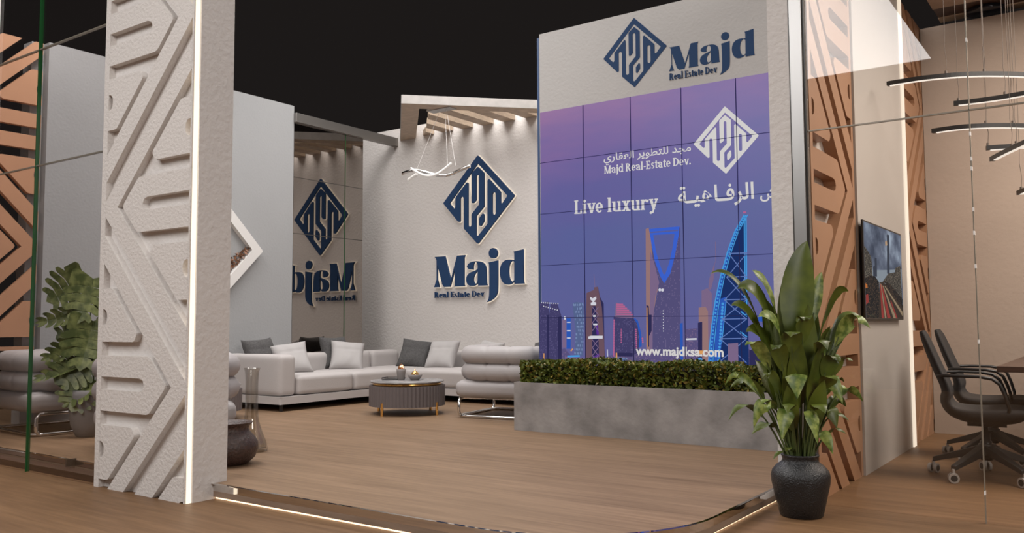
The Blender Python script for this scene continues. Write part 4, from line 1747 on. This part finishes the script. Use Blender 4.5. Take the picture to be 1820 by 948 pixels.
m = MB()
m.lathe([(.100, 0), (.108, .006), (.128, .09), (.146, .17), (.149, .205), (.142, .232), (.120, .258), (.098, .274), (.090, .284), (.089, .296), (.094, .306), (.097, .313), (.093, .318), (.084, .312), (.080, .29), (.0, .275)], seg=56)
pp_ = m.build('pot', BLACKPOT, bp)
m = MB()
m.lathe([(0, .276), (.079, .280)], seg=24, capb=False)
m.build('soil', SOIL, pp_)
LV = [  # tip, control, base x, width px, depth of tip, variegated, blade start
    ((1449, 446), (1408, 520), 1424, 58, .05, 0, .42), ((1272, 506), (1345, 455), 1412, 13, .05, 0, .45), ((1349, 499), (1396, 520), 1415, 40, .05, 1, .55), ((1316, 533), (1372, 485), 1410, 42, -.02, 0, .45),
    ((1301, 563), (1350, 530), 1406, 26, -.05, 0, .5), ((1343, 583), (1398, 545), 1409, 34, -.10, 1, .55), ((1475, 502), (1448, 545), 1430, 28, .06, 1, .6), ((1518, 538), (1462, 500), 1432, 34, .03, 0, .45),
    ((1546, 604), (1492, 515), 1436, 38, -.03, 1, .5), ((1541, 586), (1482, 540), 1438, 30, .03, 0, .5), ((1526, 600), (1470, 600), 1440, 15, .0, 0, .45), ((1327, 609), (1372, 570), 1408, 32, -.04, 0, .5),
    ((1321, 632), (1362, 588), 1404, 30, -.08, 1, .5), ((1518, 661), (1478, 625), 1440, 22, .0, 0, .5), ((1500, 652), (1462, 640), 1436, 24, .04, 0, .5), ((1292, 702), (1326, 630), 1402, 16, .0, 1, .45),
    ((1305, 708), (1352, 650), 1404, 18, .05, 0, .45), ((1292, 763), (1330, 680), 1402, 15, -.05, 0, .4), ((1327, 773), (1358, 668), 1405, 32, -.14, 1, .55), ((1335, 787), (1378, 730), 1406, 20, -.02, 0, .5),
    ((1373, 792), (1396, 672), 1412, 36, -.16, 1, .62), ((1402, 722), (1404, 600), 1414, 44, -.15, 1, .66), ((1428, 796), (1424, 670), 1422, 36, -.20, 1, .62), ((1482, 732), (1452, 610), 1430, 36, -.12, 1, .60),
    ((1531, 732), (1488, 655), 1440, 24, -.02, 1, .5), ((1506, 742), (1478, 690), 1438, 20, .02, 0, .5), ((1500, 764), (1468, 715), 1436, 15, -.06, 0, .5), ((1476, 775), (1466, 690), 1434, 30, -.08, 0, .55),
    ((1463, 818), (1446, 735), 1430, 24, -.12, 1, .6), ((1502, 788), (1472, 755), 1436, 13, .0, 0, .5), ((1368, 829), (1388, 798), 1408, 9, -.05, 0, .5), ((1386, 814), (1400, 795), 1412, 11, -.08, 0, .5),
    ((1352, 690), (1378, 640), 1406, 18, -.06, 0, .45), ((1478, 660), (1462, 610), 1432, 30, -.14, 0, .5), ((1362, 640), (1384, 590), 1408, 30, -.14, 0, .5), ((1340, 735), (1374, 690), 1404, 18, -.10, 1, .5),
    ((1452, 640), (1446, 560), 1428, 34, -.18, 0, .55), ((1392, 618), (1400, 560), 1412, 36, -.16, 0, .55), ((1420, 590), (1424, 540), 1420, 40, -.12, 0, .55), ((1512, 700), (1478, 660), 1438, 18, .08, 0, .5),
    ((1466, 690), (1452, 650), 1430, 30, -.20, 0, .55), ((1380, 745), (1394, 690), 1410, 24, -.18, 0, .55), ((1440, 745), (1434, 690), 1426, 28, -.22, 0, .55), ((1520, 620), (1480, 560), 1436, 30, .10, 1, .5),
    ((1404, 522), (1408, 640), 1416, 44, .08, 0, .45), ((1436, 560), (1428, 660), 1424, 46, -.05, 0, .45), ((1383, 596), (1398, 660), 1412, 42, .02, 0, .4), ((1458, 598), (1440, 680), 1428, 40, .05, 0, .4),
    ((1410, 612), (1412, 690), 1416, 36, -.10, 0, .4), ((1444, 636), (1436, 700), 1426, 36, -.12, 0, .4), ((1396, 650), (1402, 710), 1412, 32, -.08, 0, .4), ((1378, 640), (1390, 690), 1408, 34, .06, 0, .4),
    ((1466, 560), (1446, 650), 1430, 34, .10, 0, .45), ((1424, 500), (1420, 620), 1420, 44, .12, 0, .4), ((1482, 640), (1452, 690), 1432, 34, .08, 0, .4), ((1355, 660), (1382, 690), 1406, 34, .10, 0, .45),
    ((1372, 545), (1394, 620), 1410, 40, .10, 0, .45), ((1450, 690), (1438, 740), 1428, 30, -.14, 0, .4), ((1388, 700), (1398, 745), 1412, 28, -.12, 0, .4), ((1492, 600), (1456, 640), 1432, 32, .10, 0, .45),
]
rnd = random.Random(9)


def leaf_blade(m, curve, t0, w, side, mi, fold=.22, n=12, power=.85):
    vs, fs = [], []
    for i in range(n+1):
        s = i/n
        t = t0+(1-t0)*s
        p, q = curve(t), curve(min(1, t+.01))
        if t > .985:
            p0 = curve(t-.01)
            tg = (p-p0).normalized()
        else:
            tg = (q-p).normalized()
        sd = (side-tg*side.dot(tg)).normalized()
        up = sd.cross(tg).normalized()
        prof = (math.sin(PI*(s*.98+.02)**.82))**.85*(1-.25*s) if 0 < s < 1 else (0.12 if s == 0 else .0)
        ww = w*prof*.5
        wave = .06*ww*math.sin(s*14)
        vs += [p-sd*ww+up*(ww*fold+wave), p-sd*ww*.5+up*ww*fold*.35, p, p+sd*ww*.5+up*ww*fold*.35, p+sd*ww+up*(ww*fold-wave)]
    for i in range(n):
        for k in range(4):
            a = 5*i+k
            fs.append((a, a+1, a+6, a+5))
    m.add(vs, fs, mi, True)


RIB = mat('leaf_rib', (0.16, 0.20, 0.05), 0.5)
mS = MB()
for (tip, ctl, bx, w, dd, var, t0) in LV:
    p0 = pl3(bx, 838, rnd.uniform(-.035, .035))
    p2 = pl3(tip[0], tip[1], dd)
    p1 = pl3(2*ctl[0]-(bx+tip[0])/2 if False else ctl[0], ctl[1], dd*.6)
    cv = lambda t, a=p0, b=p1, c=p2: bez(a, b, c, t)
    mS.tube([cv(t0*k/6) for k in range(7)], [.0065-.0028*k/6 for k in range(7)], 6)
    md = MB()
    ang = rnd.uniform(-.5, .5)
    side = RH*math.cos(ang)+FH*math.sin(ang)
    if abs((p2-p1).normalized().dot(RH)) > .75:
        side = FH*.55+Vector((0, 0, 1))*(.85 if rnd.random() < .75 else -.85)
    leaf_blade(md, cv, t0-.06, w/PM*(.92 if var else 1.12), side, 0)
    md.build('leaf', LEAF_V if var else LEAF, bp)
mS.build('stems', STEM, bp)

# ------------------------------------------------------------------ monstera behind the smoked glass
mo = thing('monstera', 'split leaved monstera in a grey pot behind the smoked glass', 'plant', (-7.00, 3.80, GZ))
m = MB()
m.lathe([(.095, 0), (.105, .006), (.145, .10), (.163, .22), (.158, .34), (.148, .385), (.140, .385), (.145, .33), (.0, .33)], seg=40)
pp_ = m.build('pot', GREYPOT, mo)
m = MB()
m.lathe([(0, .335), (.150, .338)], seg=24, capb=False)
m.build('soil', SOIL, pp_)
MM = 1518.18/(FH.dot(Vector((-7.00, 3.80, 0))))
mpx, mpy = 166.0, 782.0


def mo3(px, py, d=0.0):
    return RH*((px-mpx)/MM)+Vector((0, 0, (mpy-py)/MM))+FH*d


def monstera_leaf(m, base, tip, width, side, mi=0):
    ax = tip-base
    L = ax.length
    t = ax.normalized()
    s = (side-t*side.dot(t)).normalized()
    nrm = s.cross(t)

    def q(u, v):  # u along, v across (-1..1)
        droop = -.16*L*(abs(v)**2)-.12*L*u*u
        return base+t*(u*L)+s*(v*width*.5)+nrm*droop*.8
    for sg in (-1, 1):
        # lobes run from the midrib outwards and towards the tip, narrow gaps between them
        N = 5
        for k in range(N):
            u0, u1 = k/N*.90, (k+1)/N*.90
            reach = (.88, 1.0, .97, .80, .52)[k]
            f0, f1 = .10*(1-.2*k/N), .12*(1-.2*k/N)
            o0, o1 = u0+f0-(.24 if k == 0 else 0), u1+f1-.05
            P_ = [(u0, 0), (u0+(.012 if k else -.10), sg*reach*.50), (o0, sg*reach*.86), (o0+.05, sg*reach), (o1-.03, sg*reach*1.0), (o1, sg*reach*.86), (u1-.004, sg*reach*.46), (u1, 0)]
            vs = [q(*p) for p in P_]
            m.add(vs, [(0, 1, 6, 7), (1, 2, 3, 4, 5, 6)] if sg > 0 else [(7, 6, 1, 0), (6, 5, 4, 3, 2, 1)], mi, True)
        m.add([q(.90, 0), q(.90, sg*.22), q(1.0, 0)], [(0, 1, 2)], mi, True)


ML = [((150, 512), (88, 545), 78, -.02), ((168, 505), (150, 585), 70, -.06), ((146, 566), (72, 584), 30, -.05), ((160, 590), (108, 612), 72, -.04), ((172, 580), (158, 668), 74, -.10),
      ((148, 615), (90, 650), 34, -.10), ((160, 640), (118, 690), 78, -.12), ((150, 655), (82, 686), 24, -.14), ((172, 680), (126, 722), 70, -.12), ((168, 690), (152, 738), 62, -.16),
      ((200, 540), (230, 590), 70, 0), ((195, 620), (225, 670), 70, 0)]
mS = MB()
for (b_px, t_px, w, d) in ML:
    p0 = Vector((rnd.uniform(-.04, .04), rnd.uniform(-.04, .04), .33))
    b3, t3 = mo3(*b_px, d*.5), mo3(*t_px, d)
    mS.tube([bez(p0, Vector((p0.x, p0.y, b3.z*.8))*.5+b3*.5+Vector((.03, 0, .08)), b3, k/8) for k in range(9)], .005, 6)
    md = MB()
    side = (t3-b3).cross(FH).normalized()+FH*rnd.uniform(-.5, .5)
    monstera_leaf(md, b3, t3, w/MM*1.15, side)
    md.build('leaf', LEAF_M, mo)
mS.build('stems', STEM, mo)


# ------------------------------------------------------------------ office chairs
def make_chair(label):
    t = thing('office_chair', label, 'office chair', (0, 0, 0), 0, 'black office chairs')
    prof = [(-.335, .945), (-.318, .90), (-.285, .80), (-.245, .69), (-.205, .60), (-.190, .54), (-.195, .495), (-.165, .455), (-.10, .440), (0, .437), (.10, .442), (.18, .445), (.235, .437), (.262, .418)]
    hw_ = [.11, .165, .195, .205, .205, .205, .205, .21, .225, .235, .24, .235, .215, .16]
    th = [.028, .038, .042, .044, .05, .055, .06, .07, .085, .095, .095, .085, .06, .035]
    # refine
    def cr(a, i, f):
        p0, p1, p2, p3 = a[max(i-1, 0)], a[i], a[i+1], a[min(i+2, len(a)-1)]
        return .5*((2*p1)+(-p0+p2)*f+(2*p0-5*p1+4*p2-p3)*f*f+(-p0+3*p1-3*p2+p3)*f**3)
    xs, zs = [p[0] for p in prof], [p[1] for p in prof]
    rows = []
    for i in range(len(prof)-1):
        for f in (0, .34, .67):
            rows.append([cr(a, i, f) for a in (xs, zs, hw_, th)])
    rows.append([xs[-1], zs[-1], hw_[-1], th[-1]])
    m = MB()
    nC = 14
    vs, fs = [], []
    for r_i, (x, z, w, h) in enumerate(rows):
        a, b = rows[max(r_i-1, 0)], rows[min(r_i+1, len(rows)-1)]
        tg = Vector((b[0]-a[0], 0, b[1]-a[1])).normalized()
        nr = Vector((-tg.z, 0, tg.x))   # towards the sitter
        if nr.dot(Vector((1, 0, 1))) < 0:
            nr = -nr
        ring = []
        for k in range(2*nC):
            ang = 2*PI*k/(2*nC)
            cy, cz = math.cos(ang), math.sin(ang)
            yy = w*(abs(cy)**.6)*(1 if cy > 0 else -1)
            dish = .03*(yy/.22)**2
            off = (h*.5)*(abs(cz)**.7)*(1 if cz > 0 else -1)-h*.5
            ring.append(Vector((x, yy, z))+nr*(off+dish))
        vs += ring
    M_ = 2*nC
    for r_i in range(len(rows)-1):
        for k in range(M_):
            l = (k+1) % M_
            fs.append((r_i*M_+k, r_i*M_+l, (r_i+1)*M_+l, (r_i+1)*M_+k))
    m.add(vs, fs, 0, True)
    m.add(vs[:M_], [list(range(M_-1, -1, -1))], 0, True)
    m.add(vs[-M_:], [list(range(M_))], 0, True)
    m.build('shell', MESHB, t)
    for s in (-1, 1):
        m = MB()
        pts_ = [(-.255, s*.19, .655), (-.23, s*.235, .660), (-.15, s*.262, .662), (-.02, s*.268, .660), (.05, s*.268, .648), (.09, s*.266, .615), (.115, s*.262, .55), (.135, s*.25, .47), (.13, s*.20, .405), (.10, s*.10, .375)]
        m.tube(pts_, .0105, 8)
        m.build('armrest', BLACK, t)
    m = MB()
    m.lathe([(.0, .115), (.035, .118), (.035, .235), (.026, .24), (.026, .30), (.016, .30), (.016, .36), (0, .36)], seg=20, capb=False)
    m.box(-.10, .12, -.075, .075, .335, .375)
    m.build('column', DARKMETAL, t)
    m = MB()
    for k in range(5):
        a = 2*PI*k/5+.35
        c, s = math.cos(a), math.sin(a)
        Q = lambda u, v, z: (c*u-s*v, s*u+c*v, z)
        vs = [Q(.025, -.030, .155), Q(.025, .030, .155), Q(.025, .030, .215), Q(.025, -.030, .215), Q(.325, -.018, .075), Q(.325, .018, .075), Q(.325, .018, .105), Q(.325, -.018, .105)]
        m.add(vs, [(0, 3, 2, 1), (4, 5, 6, 7), (0, 1, 5, 4), (1, 2, 6, 5), (2, 3, 7, 6), (3, 0, 4, 7)])
    m.lathe([(.045, .15), (.045, .22), (0, .225)], seg=20)
    sb = m.build('star_base', BLACK, t, bevel=.005)
    for k in range(5):
        a = 2*PI*k/5+.35
        c, s = math.cos(a), math.sin(a)
        cb = a+1.2+.9*k
        px_, py_ = .325*c, .325*s
        ax = Vector((math.cos(cb), math.sin(cb), 0))
        m = MB()
        for o in (-.020, .020):
            p = Vector((px_, py_, .031))+ax*o
            m.tube([p-ax*.0085, p+ax*.0085], .031, 20, 0)
            m.tube([p-ax*.0098, p+ax*.0098], .020, 14, 1)
        m.cyl((px_, py_, .03), (px_, py_, .085), .010, 8, 0)
        m.build('caster', [CASTERW, BLACK], sb)
    return t


ch = make_chair('black office chair nearest the glass front of the meeting room')
ch.location = (-.735, 6.27, 0)
ch.rotation_euler[2] = R(6)
b = copy_tree(ch)
b['label'] = 'black office chair standing farther back beside the copper corner panel'
b.location = (-.79, 7.17, 0)
b.rotation_euler[2] = R(3)

# ------------------------------------------------------------------ meeting table
mt = thing('meeting_table', 'dark brown wooden meeting table at the right edge', 'table', (.6, 7.2, 0))
m = MB()
m.box(-1.235, 1.4, -1.14, .95, .688, .725)
m.build('table_top', DARKWOOD, mt, bevel=.003)
for x in (-.30, 1.1):
    m = MB()
    m.box(x, x+.06, -.30, .70, 0, .69)
    m.build('leg', DARKWOOD, mt, bevel=.003)

# ------------------------------------------------------------------ television
tv = thing('television', 'flat television with a city highway picture on the satin wall panel', 'television', (-1.374, 6.5, 1.35))
tvo = Vector((-1.36, 6.5, 1.35))


def tvpt(u, v):
    p = at(1500+u/3.95, 360+v/3.95, 'x', -1.343)
    return (p.y, p.z)


TY0, TY1, TZ0, TZ1 = 5.915, 7.115, 1.016, 1.680
m = MB()
m.box(.002, .0155, TY0-6.5, TY1-6.5, TZ0-1.35, TZ1-1.35)
cs_ = m.build('case', BLACK, tv, bevel=.003)
m = MB()
m.box(-.0205, .002, -.25, .25, -.2, .2)
m.build('wall_mount', DARKMETAL, tv)


def cloud_mat():
    m = bpy.data.materials.new('tv_sky')
    m.use_nodes = True
    nt = m.node_tree
    nt.nodes.remove(nt.nodes['Principled BSDF'])
    e = nt.nodes.new('ShaderNodeEmission')
    tc = nt.nodes.new('ShaderNodeTexCoord')
    mp = nt.nodes.new('ShaderNodeMapping')
    mp.inputs['Scale'].default_value = (1, 2.4, 4.2)
    mp.inputs['Rotation'].default_value = (R(-38), 0, 0)
    nt.links.new(tc.outputs['Object'], mp.inputs['Vector'])
    n = nt.nodes.new('ShaderNodeTexNoise')
    n.inputs['Scale'].default_value = 1.4
    n.inputs['Detail'].default_value = 6
    nt.links.new(mp.outputs['Vector'], n.inputs['Vector'])
    cr = nt.nodes.new('ShaderNodeValToRGB')
    els = cr.color_ramp.elements
    els[0].position, els[0].color = .32, (*lin(74, 80, 96), 1)
    els[1].position, els[1].color = .72, (*lin(168, 182, 200), 1)
    q = els.new(.5)
    q.color = (*lin(108, 116, 134), 1)
    nt.links.new(n.outputs['Fac'], cr.inputs['Fac'])
    nt.links.new(cr.outputs['Color'], e.inputs[0])
    e.inputs[1].default_value = 0.86
    nt.links.new(e.outputs[0], nt.nodes['Material Output'].inputs[0])
    return m


TVM = [cloud_mat(), emis('tv_tower', lin(66, 70, 82)), windows_mat('tv_blocks', lin(70, 66, 62), lin(150, 140, 125), (1, 120, 120), .6), windows_mat('tv_blocks_dark', lin(48, 46, 46), lin(130, 105, 85), (1, 150, 110), .72),
       emis('tv_road', lin(70, 60, 54)), emis('tv_red', lin(150, 66, 62)), emis('tv_pale', lin(150, 132, 108)), emis('tv_glow', lin(190, 160, 130)), emis('tv_haze', lin(140, 150, 160)), emis('tv_orange', lin(190, 115, 60))]
pic = MB()
TVF = lambda a, b, d: Vector((-1.3440+d, a, b))-tvo
_lay[0] = 0


def TP(mi, *uv):
    _lay[0] += .00006
    pl_ = clip([tvpt(*q) for q in uv], TY0+.012, TY1-.012, TZ0+.012, TZ1-.012)
    if pl_:
        pic.flat(pl_, TVF, _lay[0], mi)


TP(0, (100, 60), (500, 60), (500, 900), (100, 900))
TP(8, (150, 480), (420, 470), (420, 600), (150, 600))
TP(1, (316, 225), (332, 228), (336, 500), (318, 500))
TP(7, (304, 275), (316, 268), (320, 300), (306, 305))
TP(1, (232, 390), (246, 390), (248, 520), (222, 520), (220, 450), (232, 445))
TP(2, (150, 300), (165, 310), (190, 350), (205, 380), (212, 420), (220, 560), (150, 700))
TP(3, (150, 540), (200, 510), (235, 520), (262, 560), (268, 830), (150, 830))
TP(2, (325, 500), (372, 490), (376, 460), (410, 445), (425, 720), (380, 640), (330, 580), (285, 560))
TP(4, (265, 560), (290, 560), (330, 590), (440, 740), (440, 840), (260, 840))
TP(3, (290, 545), (340, 575), (425, 680), (425, 740), (340, 620))
TP(5, (268, 570), (274, 570), (300, 840), (282, 840))
TP(5, (276, 575), (284, 580), (350, 840), (325, 840))
TP(6, (272, 568), (276, 570), (318, 840), (306, 840))
TP(6, (286, 585), (292, 585), (392, 840), (372, 840))
TP(5, (340, 690), (346, 690), (400, 840), (388, 840))
TP(6, (300, 590), (306, 588), (425, 770), (425, 800))
TP(9, (155, 560), (178, 575), (182, 600), (156, 600))
TP(5, (155, 660), (185, 640), (190, 700), (158, 730))
pic.build('picture', TVM, cs_)

# ------------------------------------------------------------------ curved lamps over the meeting table
ARCS = [(2.70, [(1577, 153), (1600, 149), (1640, 143), (1690, 138), (1740, 135.5), (1800, 136), (1850, 139)], (1685, 1752), 'longest curved black lamp, highest over the meeting table'),
        (2.50, [(1695, 188), (1730, 184), (1775, 178), (1850, 165)], (1702, 1790), 'curved black lamp just below the highest lamp of the meeting room'),
        (2.35, [(1657, 237), (1690, 232), (1735, 228), (1790, 227), (1850, 229)], (1755, 1800), 'curved black lamp third from the top in the meeting room'),
        (2.20, [(1753, 267), (1785, 265), (1850, 261)], (1758, 1812), 'short nearly level black lamp crossing a slanted lamp'),
        (2.12, [(1763, 287), (1790, 273), (1850, 245)], (1800,), 'slanted black lamp rising to the right'),
        (1.90, [(1811, 347), (1850, 330)], (1818,), 'lowest black lamp at the right edge of the photo')]
for z, pp, cabs, lab in ARCS:
    P3 = [at(px, py, 'z', z) for px, py in pp]
    # smooth
    Q = []
    for i in range(len(P3)-1):
        p0, p1, p2, p3 = P3[max(i-1, 0)], P3[i], P3[i+1], P3[min(i+2, len(P3)-1)]
        for k in range(6):
            f_ = k/6
            Q.append(.5*((2*p1)+(-p0+p2)*f_+(2*p0-5*p1+4*p2-p3)*f_*f_+(-p0+3*p1-3*p2+p3)*f_**3))
    Q.append(P3[-1])
    for q in Q:
        q.z = z
    org = Q[0].copy()
    t = thing('arc_lamp', lab, 'lamp', tuple(org), 0, 'curved lamps over the meeting table')

    def strip(m, Q, w, z0, z1):
        vs, fs = [], []
        for i, p in enumerate(Q):
            a, b = Q[max(i-1, 0)], Q[min(i+1, len(Q)-1)]
            d = (b-a).normalized()
            s = Vector((-d.y, d.x, 0))*w/2
            for q in (p-s+Vector((0, 0, z0)), p+s+Vector((0, 0, z0)), p+s+Vector((0, 0, z1)), p-s+Vector((0, 0, z1))):
                vs.append(q-org)
        for i in range(len(Q)-1):
            for k in range(4):
                l = (k+1) % 4
                fs.append((4*i+k, 4*i+l, 4*i+4+l, 4*i+4+k))
        m.add(vs, fs)
        m.add(vs[:4], [(3, 2, 1, 0)])
        m.add(vs[-4:], [(0, 1, 2, 3)])
    m = MB()
    strip(m, Q, .032, 0, .030)
    pf = m.build('profile', BLACK, t)
    m = MB()
    strip(m, Q[2:-1] if len(Q) > 8 else Q[1:], .022, -.005, 0.0)
    m.build('light_strip', LAMPLED, pf)
    for cpx in cabs:
        # nearest point of the arc below the cable
        def px_of(p):
            v = p-EYE
            return CX+FPX*v.dot(CR)/v.dot(_f)
        p = min(Q, key=lambda q: abs(px_of(q)-cpx))-org
        m = MB()
        m.tube([p+Vector((0, 0, .028)), p+Vector((.006, 0, .12)), p+Vector((-.004, 0, .22)), p+Vector((0, 0, .32)), Vector((p.x, p.y, 3.79-org.z))], .0019, 6)
        m.cyl((p.x, p.y, .028), (p.x, p.y, .05), .009, 8)
        m.build('cable', WIRE, t)

# ceiling boards of the meeting room
xl = at(1674, 43, 'z', 3.80).x
ya, yb, yc = at(1700, 7, 'z', 3.8).y, at(1700, 25, 'z', 3.8).y, 8.70
ceil_ = thing('ceiling_boards', 'pale and dark ceiling boards at the top of the meeting room', 'ceiling')
ceil_['kind'] = 'structure'
for nm, y0, y1, z0, mt_ in (('pale_board', ya-1.6, ya, 3.79, BEIGE), ('dark_board', ya, yb, 3.80, DARKWOOD), ('back_board', yb, yc, 3.79, CANOPYW)):
    m = MB()
    m.box(xl, 4.0, y0, y1, z0, 3.88)
    m.build(nm, mt_, ceil_)
p = at(1752, 19, 'z', 3.78)
m = MB()
m.lathe([(0, -.03), (.15, -.03), (.155, -.025), (.155, .0), (0, 0)], seg=48, capb=False)
v = m.build('ceiling_lamp', mat('glossy_black', (.01, .012, .02), .08), None, loc=(p.x, p.y, 3.79))
tag(v, 'round glossy black ceiling lamp at the top of the meeting room', 'lamp')
